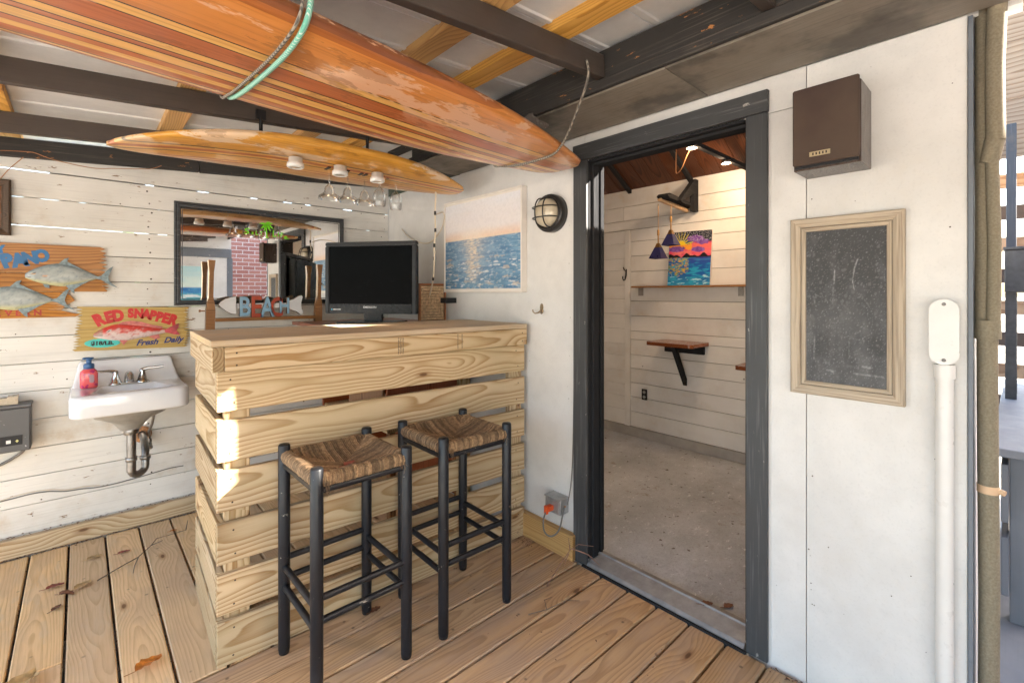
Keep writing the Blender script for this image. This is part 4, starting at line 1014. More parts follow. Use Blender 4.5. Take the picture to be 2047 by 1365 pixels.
mb = MB(); mb.lathe([(.022,0),(.045,.001),(.047,.012),(.040,.016),(.022,.02)], 22, 0, Matrix.Translation((cx+.066,3.548,.53)) @ Matrix.Rotation(R(90), 4, 'X')); mb.build('wall_collar', M_rust, sk)
mb = MB(); mb.tube([(.32,3.42,.74),(.318,3.44,.66),(.312,3.47,.60),(.300,3.50,.55),(.300,3.505,.50)], .0075, 10); mb.tube([(.300,3.505,.505),(.302,3.50,.475)], .013, 12); mb.tube([(.30,3.548,.50),(.30,3.50,.50)], .010, 10)
mb.tube([(.302,3.495,.478),(.304,3.46,.462)], .012, 10); mb.build('supply_hose', M_steel, sk)
# soap bottle
sb = thing('soap_bottle', (.035, 3.40, .859), 'pink foaming hand soap bottle with a blue pump on the sink', 'soap bottle')
k = NT('pink_soap'); tc, rnd, v = k.coords()
pc = k.mix(k.mapr(k.noise(v, 45, 3), .56, .62), (.72,.11,.12), (.42,.03,.14)); k.b.inputs['Subsurface Weight'].default_value = .1; M_soap = k.out(pc, .2, 0, .5, .3)
M_pump = plain('blue_pump', (.045,.13,.30), .4)
mb = MB(); L = []
for z_, w, d in ((0,.034,.027),(.004,.037,.030),(.075,.037,.030),(.088,.034,.027),(.098,.024,.022),(.101,.020,.020)):
    L.append([(.035+w*math.copysign(abs(math.cos(a))**.6, math.cos(a)), 3.385+d*math.copysign(abs(math.sin(a))**.6, math.sin(a)), .8605+z_) for a in [2*math.pi*i/28 for i in range(28)]])
loft(L, mb); mb.build('bottle', M_soap, sb)
mb = MB(); mb.lathe([(0,.101),(.0225,.101),(.0225,.122),(.019,.128),(.011,.130),(.011,.148),(.014,.150),(.020,.154),(.020,.160),(0,.162)], 22, 0, Matrix.Translation((.035,3.385,.8605))); mb.tube([(.035,3.385,1.016),(.012,3.372,1.018)], [.008,.006], 10); mb.build('pump', M_pump, sb)
M_label = plain('soap_label', (.35,.22,.26), .4); mb = MB(); mb.prism([(.011+.010*math.copysign(abs(math.cos(a))**.6, math.cos(a)), .05+.022*math.copysign(abs(math.sin(a))**.6, math.sin(a))) for a in [2*math.pi*i/20 for i in range(20)]], .0012); place('label_patch', mb.mesh(), M_label, frame_on((.035, 3.3552, .8605), (1,0,0), (0,0,1)), sb)

# ------------------------------------------------------------------ grey control box, cables, dark picture frame at the left
cb = thing('control_box', (-.33, 3.53, .56), 'scuffed grey low voltage control box on the plank wall', 'control box')
k = NT('scuffed_enamel'); tc, rnd, v = k.coords(); nb = k.mapr(k.noise(k.vscale(v, (1,1,2)), 22, 6, .7), .62, .70); M_scuff = k.out(k.mix(nb, (.095,.093,.095), (.55,.55,.55)), .45)
span('case', M_scuff, (-.47, -.186), (3.44, 3.549), (.565, .785), 'XZ', cb, .006)
span('lid', M_greybox, (-.475, -.182), (3.435, 3.549), (.786, .802), 'XY', cb, .004)
MB().box((-.30,3.4375,.600),(-.215,3.4395,.648)).build('display', M_blackpl, cb)
MB().box((-.272,3.4350,.612),(-.256,3.4372,.628)).build('button', M_whitepl, cb)
M_yel = plain('pale_yellow', (.55,.5,.2), .5); MB().add([(-.240,3.4365,.620),(-.234,3.4365,.612),(-.228,3.4365,.620),(-.234,3.4365,.628)], [(0,1,2,3)]).build('button', M_yel, cb)
sb_ = MB().box((-.42,3.46,.803),(-.235,3.52,.835)); sb_.box((-.27,3.455,.803),(-.232,3.525,.842)); o = sb_.build('mason_block', plain('clear_amber_plastic', (.42,.34,.24), .25, var=.2)); tag(o, 'small translucent tan bracket lying on top of the grey control box', 'bracket')
rope('power_cable', [(-.215,3.49,.575),(-.215,3.50,.555),(-.235,3.52,.53),(-.29,3.53,.495),(-.36,3.535,.47),(-.5,3.54,.46)], .0075, M_cable, 'thick grey cable hanging from the control box', 'cable')
rw = random.Random(4); pts = []
for i in range(26): pts.append((-1.2+i*.067, 3.546, .285+.012*math.sin(i*.55)-(.012 if i > 16 else 0)+rw.uniform(-.004,.004)+ .01*(i/25)))
rope('wall_wire', pts, .0032, M_cable, 'thin grey wire stapled low along the plank wall', 'wire')
pts2 = [(x_+.01, y_-.002, z_+.008+rw.uniform(-.004,.004)) for x_, y_, z_ in pts[8:20]]
rope('wall_wire', pts2, .0022, M_cablew, 'pale thin wire twisted over the low wall wire', 'wire')
pf = thing('picture_frame', (-.48, 3.53, 1.8), 'dark brown picture frame at the left edge of the plank wall', 'picture frame')
M_dkframe = wood('dark_frame_wood', (.10,.06,.035), (.05,.028,.016), ring=.006, rough=.4, grain=.3, knot=0)
frame_y(-.70, -.262, 1.662, 1.948, [(0,0),(0,.022),(.008,.030),(.030,.024),(.034,.012),(.034,0)], 3.549, M_dkframe, pf)
MB().box((-.68,3.538,1.68),(-.285,3.543,1.93)).build('picture', plain('brown_print', (.13,.06,.03), .3, var=.4, vscale=7), pf)
rope('string', [(-.30,3.53,1.945),(-.27,3.528,2.0),(-.225,3.52,2.06),(-.19,3.503,2.10),(-.1,3.498,2.075),(.05,3.498,2.06),(.15,3.498,2.075),(.30,3.498,2.10),(.36,3.498,2.13)], .002, M_copper, 'rusty wire sagging along the header above the picture frame', 'wire')
rope('string', [(-.6,3.50,2.09),(-.4,3.502,2.05),(-.3,3.502,2.085),(-.19,3.502,2.10)], .002, M_copper, 'short rusty wire at the far left of the header', 'wire')

# ------------------------------------------------------------------ cabinet, television, cork panel
cab = thing('cabinet', (1.6, 2.85, 0), 'reddish wood cabinet in the corner behind the bar carrying the television', 'cabinet')
span('top', M_redwood, (1.10, 1.872), (2.44, 3.49), (1.145, 1.168), 'YX', cab, .003)
span('side_panel', M_redwood, (1.30, 1.85), (2.47, 2.49), (.75, 1.143), 'ZX', cab, .002)
span('side_panel', M_redwood, (1.30, 1.85), (3.44, 3.46), (.02, 1.143), 'ZX', cab, .002)
span('shelf', M_pine, (1.31, 1.85), (2.492, 3.438), (.55, .57), 'YX', cab, .002)
span('back_panel', M_redwood, (1.852, 1.868), (2.47, 3.46), (.02, 1.143), 'ZY', cab, 0)
span('door', M_oar, (1.285, 1.299), (2.50, 2.96), (.60, 1.13), 'ZY', cab, .002)
for yy in (2.48, 3.42): span('leg', M_oar, (1.32, 1.36), (yy, yy+.04), (.001, .548), 'ZX', cab, .002); span('leg', M_oar, (1.80, 1.84), (yy, yy+.04), (.001, .548), 'ZX', cab, .002)
tv = thing('television', (1.38, 2.84, 1.17), 'black flat television on the corner cabinet with a dark screen', 'television')
tl, tr = Vector((1.18,3.075,0)), Vector((1.555,2.572,0)); tw = (tr-tl).length; tdir = (tr-tl).normalized(); tn = Vector((0,0,1)).cross(tdir)   # tn points away from the viewer
TVM = Matrix.Translation(tl) @ Matrix((tdir, Vector((0,0,1)), tdir.cross(Vector((0,0,1))))).transposed().to_4x4()
zb, zt = 1.235, 1.695
def tvbox(name, mat, a, b, parent=tv, bev=.0):
    bm = bmesh.new(); bmesh.ops.create_cube(bm, size=1); c = [(a[i]+b[i])/2 for i in range(3)]; d = [b[i]-a[i] for i in range(3)]
    for v in bm.verts: v.co = Vector((v.co.x*d[0], v.co.y*d[1], v.co.z*d[2]))
    if bev: bmesh.ops.bevel(bm, geom=list(bm.edges), offset=bev, segments=2, affect='EDGES')
    me = bpy.data.meshes.new(name); bm.to_mesh(me); bm.free(); return place(name, me, mat, TVM @ Matrix.Translation(c), parent)
bz = .028
tvbox('bezel', M_blackpl, (0, zt-bz, -.03), (tw, zt, .012), bev=.006); tvbox('bezel', M_blackpl, (0, zb, -.03), (bz, zt-bz+.001, .012), bev=.004); tvbox('bezel', M_blackpl, (tw-bz, zb, -.03), (tw, zt-bz+.001, .012), bev=.004)
M_gloss = plain('gloss_black', (.014,.014,.015), .3, var=.05, spec=.2)
tvbox('lower_bezel', M_gloss, (bz-.001, zb, -.03), (tw-bz+.001, zb+.062, .011), bev=.005)
tvbox('screen', M_screen, (bz-.001, zb+.061, -.028), (tw-bz+.001, zt-bz+.001, .004))
tvbox('rear_case', M_blackpl, (.05, zb+.05, -.095), (tw-.05, zt-.05, -.0305), bev=.01)
tvbox('neck', M_gloss, (tw*.40, 1.185, -.055), (tw*.60, zb+.02, -.031), bev=.004)
tvbox('foot', M_gloss, (tw*.20, 1.1695, -.16), (tw*.80, 1.186, .10), bev=.006)
M_logo = plain('silver_print', (.75,.75,.75), .4)
place('badge', text_mesh([('EMERSON', tw*.5, zb+.036, .018, 0, 0, 1.15)], 0, .01), M_logo, TVM @ Matrix.Translation((0,0,.0114)), tv)
MB_ = MB().box((.045, zb+.022, .0112),(.053, zb+.032, .0118)); place('energy_sticker', MB_.mesh(), plain('cyan_sticker', (.05,.45,.7), .4), TVM, tv)
mb = MB()
for q in range(9): mb.add([(.058+q*.006,zb+.024,0),(.0625+q*.006,zb+.024,0),(.0625+q*.006,zb+.030,0),(.058+q*.006,zb+.030,0)], [(0,1,2,3)])
place('print', mb.mesh(), M_logo, TVM @ Matrix.Translation((0,0,.0114)), tv)
bk = MB().box((1.33,2.53,1.1685),(1.60,2.70,1.182)); o = bk.build('magazine', M_redwood); tag(o, 'thin dark red book lying under the television foot', 'book')
ck = thing('cork_panel', (1.76, 2.72, 1.17), 'framed panel of wine corks standing beside the television', 'cork panel')
M_corkf = wood('cork_frame_wood', (.46,.19,.085), (.30,.11,.045), ring=.008, rough=.45, grain=.3, knot=0)
CM = Matrix.Translation((1.665, 2.735, 1.1695)) @ Matrix.Rotation(R(-8), 4, 'Z') @ Matrix(((1,0,0,0),(0,0,-1,0),(0,1,0,0),(0,0,0,1)))
def cbox(name, mat, a, b, parent=ck):
    mb = MB().box(a, b); c = Vector([(a[i]+b[i])/2 for i in range(3)]); mb.v = [tuple(Vector(v)-c) for v in mb.v]
    return place(name, mb.mesh(), mat, CM @ Matrix.Translation(c), parent)
W_, H_ = .196, .262
cbox('frame_side', M_corkf, (0,0,-.01),(W_,.012,.018)); cbox('frame_side', M_corkf, (0,H_-.012,-.01),(W_,H_,.018)); cbox('frame_side', M_corkf, (0,.0121,-.01),(.010,H_-.0121,.018)); cbox('frame_side', M_corkf, (W_-.010,.0121,-.01),(W_,H_-.0121,.018))
cbox('backing', M_blackpl, (.0101,.0121,-.009),(W_-.0101,H_-.0121,-.004))
M_cork = plain('cork', (.64,.45,.28), .8, var=.25, vscale=50, bump=.3)
def cork(x0_, y0_, x1_, y1_):
    mb = MB(); cxx, cyy = (x0_+x1_)/2, (y0_+y1_)/2
    if x1_-x0_ > y1_-y0_: mb.tube([(x0_+.001-cxx,0,0),(x1_-.001-cxx,0,0)], (y1_-y0_)/2*.92, 10)
    else: mb.tube([(0,y0_+.001-cyy,0),(0,y1_-.001-cyy,0)], (x1_-x0_)/2*.92, 10)
    place('cork', mb.mesh(), M_cork, CM @ Matrix.Translation((cxx, cyy, .004)), ck)
x0_, y0_, x1_, y1_ = .0125, .0145, W_-.0125, H_-.0145; cw_ = .0185; ring_ = 0
while x1_-x0_ > cw_*1.2 and y1_-y0_ > cw_*1.2 and ring_ < 5:
    n1 = max(1, round((x1_-x0_)/.043)); st_ = (x1_-x0_)/n1
    for q in range(n1): cork(x0_+q*st_, y0_, x0_+(q+1)*st_, y0_+cw_); cork(x0_+q*st_, y1_-cw_, x0_+(q+1)*st_, y1_)
    n2 = max(1, round((y1_-y0_-2*cw_)/.043)); st_ = (y1_-y0_-2*cw_)/n2
    for q in range(n2): cork(x0_, y0_+cw_+q*st_, x0_+cw_, y0_+cw_+(q+1)*st_); cork(x1_-cw_, y0_+cw_+q*st_, x1_, y0_+cw_+(q+1)*st_)
    x0_ += cw_; x1_ -= cw_; y0_ += cw_; y1_ -= cw_; ring_ += 1
if x1_-x0_ > .012: cork(x0_, y0_, x1_, y1_)
o = MB().box((1.79,2.60,1.30),(1.879,2.66,1.335)).build('wall_bracket', M_blackpl); tag(o, 'small black bracket on the white wall under the sea painting', 'bracket')

# ------------------------------------------------------------------ cable hanging from the amber surfboard
rope('lamp_cable', [(1.60,2.43,1.99),(1.62,2.46,1.95),(1.615,2.46,1.86),(1.625,2.47,1.75),(1.61,2.46,1.66),(1.63,2.49,1.55),(1.69,2.60,1.44),(1.75,2.74,1.33),(1.76,2.80,1.2)], .005, M_cablew, 'cream lamp cable with bands of black tape hanging beside the television', 'cable')
t = thing('cable_tape', (1.62,2.46,1.7), 'black tape bands wrapped round the hanging cream cable', 'tape')
for p, q in (((1.616,2.460,1.872),(1.616,2.460,1.848)),((1.6235,2.469,1.768),(1.6245,2.470,1.745)),((1.6115,2.461,1.672),(1.6105,2.460,1.648)),((1.62,2.477,1.592),(1.625,2.483,1.572)),((1.672,2.567,1.468),(1.682,2.585,1.452))):
    mb = MB(); mb.tube([p, q], .0072, 10); mb.build('tape_band', M_rubber, t)
rope('lamp_cable', [(1.86,3.30,1.87),(1.862,3.20,1.80),(1.864,3.05,1.745),(1.864,2.9,1.735),(1.85,2.75,1.80),(1.78,2.6,1.86),(1.70,2.5,1.88),(1.63,2.465,1.855)], .0038, M_cablew, 'thin cream wire looping across the white corner wall', 'wire')

# ------------------------------------------------------------------ sea painting
sp_ = thing('sea_painting', (1.86, 2.3, 1.37), 'framed seascape painting with sun glitter on the white wall', 'painting')
def sea(s, t):
    hz = .565
    if t > hz:
        q = (t-hz)/(1-hz); c = mixc((.82,.60,.46), (.80,.76,.78), ss(0, .34, q)); c = mixc(c, (.80,.80,.84), ss(.4, 1, q))
        n = fbm(s*4, t*9, 1)*.5; c = mixc(c, (.82,.78,.77), .3+n); return mixc(c, (.90,.76,.58), .5*math.exp(-((s-.42)/.25)**2-(q/.2)**2))
    d = (hz-t)/hz; n = fbm(s*5*(1.3-d*.7), t*26*(1.2-d*.75), 2); m_ = fbm(s*22, t*70, 7)
    c = mixc((.09,.22,.40), (.20,.37,.54), .5+n*.9); c = mixc(c, (.07,.17,.27), ss(.35, .9, d)*.45*(.5+.8*fbm(s*6, t*14, 4)))
    c = mixc(c, (.50,.60,.66), ss(.18, .45, m_)*.55)
    gx = abs(s-.40-.02*fbm(t*9, 0, 3)); wdt = .05+.06*(1-d); gl = math.exp(-(gx/wdt)**2)*(.45+.75*m_)*(1-ss(.75, .95, d))
    c = mixc(c, (.82,.70,.54), gl*1.3); c = mixc(c, (.75,.60,.48), .25*math.exp(-(gx/.25)**2)*(1-d))
    f = fbm(s*9+3+t*4, t*34, 9); 
    if d > .45 and f > .34: c = mixc(c, (.74,.76,.76), ss(.34, .55, f)*.9)
    if d > .35 and fbm(s*9, t*30, 12) > .42: c = mixc(c, (.62,.50,.38), .6)
    return c
M_canvas = attr_mat('canvas_paint', .6, .35)
me = painted_grid(.748, .558, 150, 112, sea); place('canvas', me, M_canvas, frame_on((1.843, 2.676, 1.395), (0,-1,0), (0,0,1)), sp_)
M_frw = plain('cream_frame', (.80,.75,.69), .5, var=.05)
for (y0, y1, z0, z1) in ((1.917,2.689,1.372,1.384),(1.917,2.689,1.965,1.977),(1.917,1.927,1.3841,1.9649),(2.679,2.689,1.3841,1.9649)): span('frame_side', M_frw, (1.836, 1.879), (y0, y1), (z0, z1), 'YZ' if y1-y0 > .1 else 'ZY', sp_, .001)
MB().box((1.8445,1.9275,1.3845),(1.878,2.6785,1.9645)).build('stretcher', M_frw, sp_)

# ------------------------------------------------------------------ bulkhead lamp, hook, outlet box
bk_ = thing('bulkhead_lamp', (1.86, 1.715, 1.79), 'round caged bulkhead lamp with frosted glass beside the door', 'wall lamp')
Lm = Matrix.Translation((1.8795, 1.715, 1.792)) @ Matrix.Rotation(R(-90), 4, 'Y')
M_lampmetal = plain('bronze_black', (.045,.042,.040), .35, .5, var=.3)
mb = MB(); mb.lathe([(0,0),(.102,0),(.102,.035),(.098,.046),(.086,.050),(.080,.046),(.078,.030),(0,.03)], 40, 0, Lm); mb.build('base', M_lampmetal, bk_)
mb = MB(); mb.lathe([(.077,.032),(.076,.055),(.068,.078),(.050,.094),(.025,.102),(0,.104)], 36, 0, Lm); mb.build('globe', M_lampglass, bk_)
for kx in (-.028, .028):
    for ax in (0, 1):
        pts = []
        for i in range(17):
            a = math.pi*i/16; ry = math.sqrt(.084**2-kx**2); y_ = ry*math.cos(a); z_ = .048+.066*math.sin(a)**.6
            p = (kx, y_, z_) if ax == 0 else (y_, kx, z_); pts.append(Lm @ Vector(p))
        mb = MB(); mb.tube(pts, .0035, 8); mb.build('cage_bar', M_lampmetal, bk_)
mb = MB(); mb.tube([Lm @ Vector((.085*math.cos(a), .085*math.sin(a), .052)) for a in [2*math.pi*i/32 for i in range(33)]], .005, 8, 0, False); mb.build('cage_ring', M_lampmetal, bk_)
hk = thing('coat_hook', (1.875, 1.80, 1.275), 'small brass double coat hook on the white wall', 'hook')
M_hook = plain('aged_brass', (.33,.25,.16), .4, .8)
mb = MB(); mb.prism([(-.008,-.012),(.008,-.012),(.012,.012),(.008,.028),(0,.034),(-.008,.028),(-.012,.012)], .004, frame_on((1.8795,1.80,1.275), (0,-1,0), (0,0,1))); mb.build('plate', M_hook, hk)
for s in (-1, 1):
    mb = MB(); mb.tube([(1.875,1.80,1.272),(1.862,1.80+s*.010,1.258),(1.85,1.80+s*.024,1.254),(1.846,1.80+s*.036,1.262),(1.848,1.80+s*.040,1.274)], [.004,.004,.0038,.0036,.0042], 8); mb.build('prong', M_hook, hk)
ob = thing('outlet_box', (1.84, 1.66, .25), 'grey metal outlet box low on the white wall by the door', 'outlet box')
span('box', M_alu, (1.812, 1.879), (1.605, 1.712), (.222, .298), 'YZ', ob, .003)
span('lid', M_alu, (1.806, 1.879), (1.602, 1.715), (.2985, .305), 'YX', ob, .001)
span('face_plate', M_alu, (1.808, 1.8115), (1.612, 1.705), (.228, .292), 'YZ', ob, .001)
mb = MB(); mb.lathe([(0,0),(.006,0),(.006,.003)], 12, 0, Matrix.Translation((1.845,1.6045,.262)) @ Matrix.Rotation(R(90), 4, 'X')); mb.build('knockout', M_rust, ob)
pg = thing('orange_plug', (1.79, 1.66, .25), 'bright orange plug pushed into the grey outlet box', 'plug')
mb = MB().box((1.772,1.648,.242),(1.8075,1.674,.266)); mb.box((1.760,1.651,.232),(1.7725,1.671,.272)); mb.build('plug_body', M_orange, pg)
rope('plug_cord', [(1.762,1.661,.240),(1.748,1.664,.20),(1.75,1.66,.15),(1.765,1.64,.125),(1.785,1.615,.135),(1.80,1.598,.17),(1.815,1.596,.215),(1.835,1.598,.262)], .0042, M_cable, 'grey cord looping below the orange plug', 'cord')
rope('wall_wire', [(1.858,1.597,.27),(1.872,1.588,.36),(1.876,1.578,.5),(1.876,1.570,.8),(1.876,1.566,1.2),(1.876,1.566,1.7),(1.876,1.567,2.1)], .0028, M_cable, 'thin brown wire running up beside the door casing', 'wire')

# ------------------------------------------------------------------ speaker, chalkboard, conduit
spk = thing('wall_speaker', (1.80, .42, 1.76), 'dark brown bookshelf speaker mounted above the chalkboard', 'speaker')
M_spkwood = wood('speaker_walnut', (.075,.052,.042), (.042,.028,.022), ring=.006, rough=.3, grain=.3, knot=0, coat=.3)
k = NT('speaker_cloth'); tc, rnd, v = k.coords(); M_cloth = k.out(k.ramp(k.noise(v, 3.2, 5), [(.35, (.050,.030,.024)), (.7, (.085,.058,.042))]), .9); k.bump(k.noise(v, 600, 2), .5, .001)
span('cabinet', M_spkwood, (1.738, 1.879), (.331, .513), (1.762, 2.013), 'ZY', spk, .002)
span('grille', M_cloth, (1.716, 1.730), (.332, .511), (1.775, 2.022), 'ZY', spk, .004)
span('grille_mount', M_blackpl, (1.7302, 1.7378), (.337, .507), (1.768, 2.008), 'ZY', spk, 0)
M_gold = plain('gold_plate', (.45,.36,.22), .4, .6); span('name_plate', M_gold, (1.7135, 1.7158), (.405, .462), (1.797, 1.812), 'YZ', spk, .0005)
mb = MB()
for q in range(5): mb.box((1.7130,.4135+q*.009,1.8005),(1.7136,.4175+q*.009,1.8085))
mb.build('engraving', M_spkwood, spk)
cbd = thing('chalkboard', (1.87, .4, 1.0), 'small chalkboard in a grey oak frame on the white wall', 'chalkboard')
frame_x(.245, .559, 1.014, 1.622, [(0,0),(0,.022),(.004,.026),(.020,.024),(.030,.018),(.0305,.010)], 1.8795, (M_frame_h, M_frame_v), cbd)
frame_x(.277, .527, 1.046, 1.590, [(0,.006),(0,.016),(.003,.018),(.012,.014),(.014,.008),(.014,.006)], 1.8795, (M_frame_h, M_frame_v), cbd)
frame_x(.2755, .5285, 1.0445, 1.5915, [(0,0),(0,.0095),(.0018,.0095),(.0018,0)], 1.8795, M_blackpl, cbd)
rc = random.Random(9); dots = [(rc.random(), min(.95, max(.03, rc.gauss(.50, .20))), rc.uniform(.006,.016)) for _ in range(120)]
strk = [((.38,.74),(.37,.65),.008,.95), ((.66,.80),(.62,.74),.008,.8), ((.62,.74),(.60,.66),.007,.8), ((.60,.66),(.62,.61),.006,.8), ((.62,.08),(.95,.075),.012,.6), ((.72,.13),(.80,.125),.02,.6), ((.28,.085),(.36,.08),.014,.7), ((.12,.3),(.11,.15),.010,.5), ((.55,.30),(.56,.18),.006,.4), ((.1,.57),(.14,.50),.007,.5), ((.12,.58),(.22,.56),.006,.4), ((.7,.58),(.8,.5),.008,.35), ((.48,.52),(.58,.46),.016,.3), ((.36,.62),(.355,.52),.012,.4), ((.25,.14),(.30,.13),.02,.4), ((.2,.16),(.8,.10),.03,.18)]
def seg(px, py, a, b):
    ax, ay = a; bx, by = b; dx, dy = bx-ax, by-ay; t = max(0, min(1, ((px-ax)*dx+(py-ay)*dy)/(dx*dx+dy*dy+1e-9))); return math.hypot(px-ax-t*dx, py-ay-t*dy)
def chalk(s, t):
    p, q = s*.52, t; c = (.040,.041,.043); h = .03+.10*ss(.7, .2, t)*max(0, .6+fbm(s*3, t*3, 1))+.06*max(0, fbm(s*7, t*9, 5))
    h += max(0, fbm(s*70, t*110, 2)-.30)*.5
    for a, b, w, k_ in strk:
        d = seg(p, q, (a[0]*.52, a[1]), (b[0]*.52, b[1]))
        if d < w*1.5: h = max(h, k_*.55*(1-ss(0, w*1.0, d))*(.55+.9*fbm(s*40, t*60, 8)+.3))
    for dx, dy, r_ in dots:
        if abs(dy-q) < r_ and math.hypot(dx*.52-p, dy-q) < r_*.7: h = max(h, .13)
    return mixc(c, (.62,.62,.64), h)
me = painted_grid(.226, .520, 90, 200, chalk); place('slate', me, attr_mat('slate_board', .7, .1), frame_on((1.8705, .515, 1.058), (0,-1,0), (0,0,1)), cbd)
cd_ = thing('conduit', (1.86, .155, .5), 'white plastic conduit with an oval cover box on the wall', 'conduit')
mb = MB(); ov = []
for i in range(40):
    a = 2*math.pi*i/40; ov.append((.031*math.cos(a), (.061 if math.sin(a) > 0 else -.061)+.031*math.sin(a)))
mb.prism(ov, .036, frame_on((1.8795,.155,1.25), (0,-1,0), (0,0,1))); mb.build('cover_box', M_whitepl, cd_)
mb = MB(); mb.prism([(a*1.06, b*1.03) for a, b in ov], .005, frame_on((1.8432,.155,1.25), (0,-1,0), (0,0,1))); mb.build('cover_plate', M_whitepl, cd_)
for zz in (1.331, 1.169):
    mb = MB(); mb.lathe([(0,.003),(.004,.003),(.005,0)], 12, 0, Matrix.Translation((1.8382,.155,zz)) @ Matrix.Rotation(R(-90), 4, 'Y')); mb.build('screw', M_steel, cd_)
mb = MB(); mb.tube([(1.857,.155,1.155),(1.857,.155,1.115)], .0245, 20); mb.tube([(1.857,.155,1.115),(1.857,.155,-.03)], .0205, 20); mb.build('pipe', M_whitepl, cd_)

# ------------------------------------------------------------------ foam wrapped pipes at the corner
k = NT('pipe_foam'); tc, rnd, v = k.coords(); fz = k.noise(v, 170, 3); M_foam = k.out(k.ramp(fz, [(.3, (.185,.155,.105)), (.7, (.255,.22,.155))]), .85); k.bump(fz, .25, .002)
fp = thing('insulated_pipe', (1.93, .06, 0), 'pair of pipes wrapped in olive brown foam insulation at the corner', 'pipe')
mb = MB(); mb.tube([(1.925,.068,-.2),(1.925,.066,.5),(1.925,.069,1.0),(1.925,.070,1.24)], .0225, 20); mb.build('foam_sleeve', M_foam, fp)
mb = MB(); mb.tube([(1.930,.079,1.25),(1.930,.078,1.5),(1.930,.079,2.4)], .0175, 18); mb.build('foam_sleeve', M_foam, fp)
mb = MB(); mb.tube([(1.915,.057,1.25),(1.917,.055,1.5),(1.915,.060,1.755)], .0150, 18); mb.build('foam_sleeve', M_foam, fp)
mb = MB(); mb.tube([(1.919,.066,1.735),(1.914,.054,1.80)], .0215, 18); mb.build('foam_elbow', M_foam, fp)
mb = MB(); mb.tube([(1.912,.052,1.795),(1.910,.054,2.0),(1.906,.050,2.15),(1.90,.045,2.30)], [.0205,.0205,.021,.022], 20); mb.build('foam_sleeve', M_foam, fp)
mb = MB(); mb.tube([(1.925,.069,1.232),(1.925,.069,1.285)], .0285, 24); mb.build('foam_wrap', M_foam, fp)
mb = MB(); mb.tube([(1.925,.068,.790),(1.925,.068,.812)], .0242, 20); mb.tube([(1.92,.046,.801),(1.915,.034,.799)], .008, 10); mb.build('tape_wrap', plain('tan_tape', (.62,.42,.26), .5), fp)


# ------------------------------------------------------------------ inside the cabin
sh = thing('wall_shelf', (3.82, 1.9, 1.42), 'narrow brown shelf on the cabin wall under the sunset picture', 'shelf')
span('shelf_board', M_oar, (3.765, 3.873), (.9, 2.464), (1.418, 1.434), 'YX', sh, .002)
span('bracket', M_steel, (3.868, 3.8745), (2.40, 2.452), (1.345, 1.4175), 'ZY', sh, .001); span('bracket', M_steel, (3.868, 3.8745), (1.50, 1.54), (1.345, 1.4175), 'ZY', sh, .001)
su = thing('sunset_canvas', (3.83, 1.93, 1.435), 'bright canvas of a sunset over a blue lake leaning on the shelf', 'painting')
clouds = [(.18,.68,.20,.055),(.70,.66,.16,.05),(.62,.86,.20,.06),(.80,.80,.14,.05)]
def sunset(s, t):
    n = fbm(s*6, t*9, 3)*.03; hill = .545+.022*math.sin(s*17)+.018*math.sin(s*31+1)
    if t > .52 and t < hill+.018: return (.010,.009,.015)
    if t > hill:
        q = t+n
        c = mixc((.78,.06,.16), (.90,.22,.20), .5+fbm(s*5, t*14, 6)) if q < .66 else ((.92,.36,.04) if q < .77 else mixc((.05,.16,.22), (.008,.012,.03), ss(.78, .92, q+.08*s)))
        if .66 <= q < .80 and s > .55: c = mixc(c, (.80,.08,.20), .7)
        dx, dy = s-.30, t-.75; an = math.atan2(dy, dx); rd = math.hypot(dx*.85, dy)
        if dy > 0:
            if rd < .085: c = (.92,.70,.03)
            elif rd < .24 and abs(((an/math.pi*9) % 1)-.5) < .30*(1-rd/.30): c = (.85,.72,.06)
        for cx_, cy_, w, h in clouds:
            e = ((s-cx_)/w)**2+((t-cy_)/h)**2
            if e < 1+.6*fbm(s*16, t*22, 2): c = mixc((.16,.05,.30), (.30,.14,.48), .5+fbm(s*14, t*18, 8))
        if t > .82 and fbm(s*90, t*90, 4) > .40: c = (.8,.8,.8)
        return c
    c = mixc((.01,.10,.42), (.02,.36,.62), ss(-.1, .35, fbm(s*4, t*24, 5))); c = mixc(c, (.05,.02,.30), .7*ss(.36, .54, t)*ss(.35, .6, s))
    c = mixc(c, (.02,.42,.66), ss(.25, 0, t)*.5)
    if s < .50 and t > .16+.4*abs(s-.24): c = mixc(c, mixc((.85,.38,.03), (.10,.38,.16), .5+fbm(s*20, t*40, 9)), ss(-.15, .12, fbm(s*12, t*34, 11)))
    if t < .2 and fbm(s*5, t*30, 15) > .42: c = (.45,.75,.88)
    return c
me = painted_grid(.380, .470, 110, 136, sunset)
SUM = frame_on((3.835, 2.135, 1.4355), (0,-1,0), (0,0,1)) @ Matrix.Rotation(R(-1.2), 4, 'Z') @ Matrix.Rotation(R(-3.5), 4, 'X')
place('canvas_face', me, attr_mat('bright_canvas', .5, .3), SUM @ Matrix.Translation((0,0,.0006)), su)
mb = MB().box((0,0,-.018),(.38,.47,0)); place('stretcher', mb.mesh(), M_frw, SUM, su)
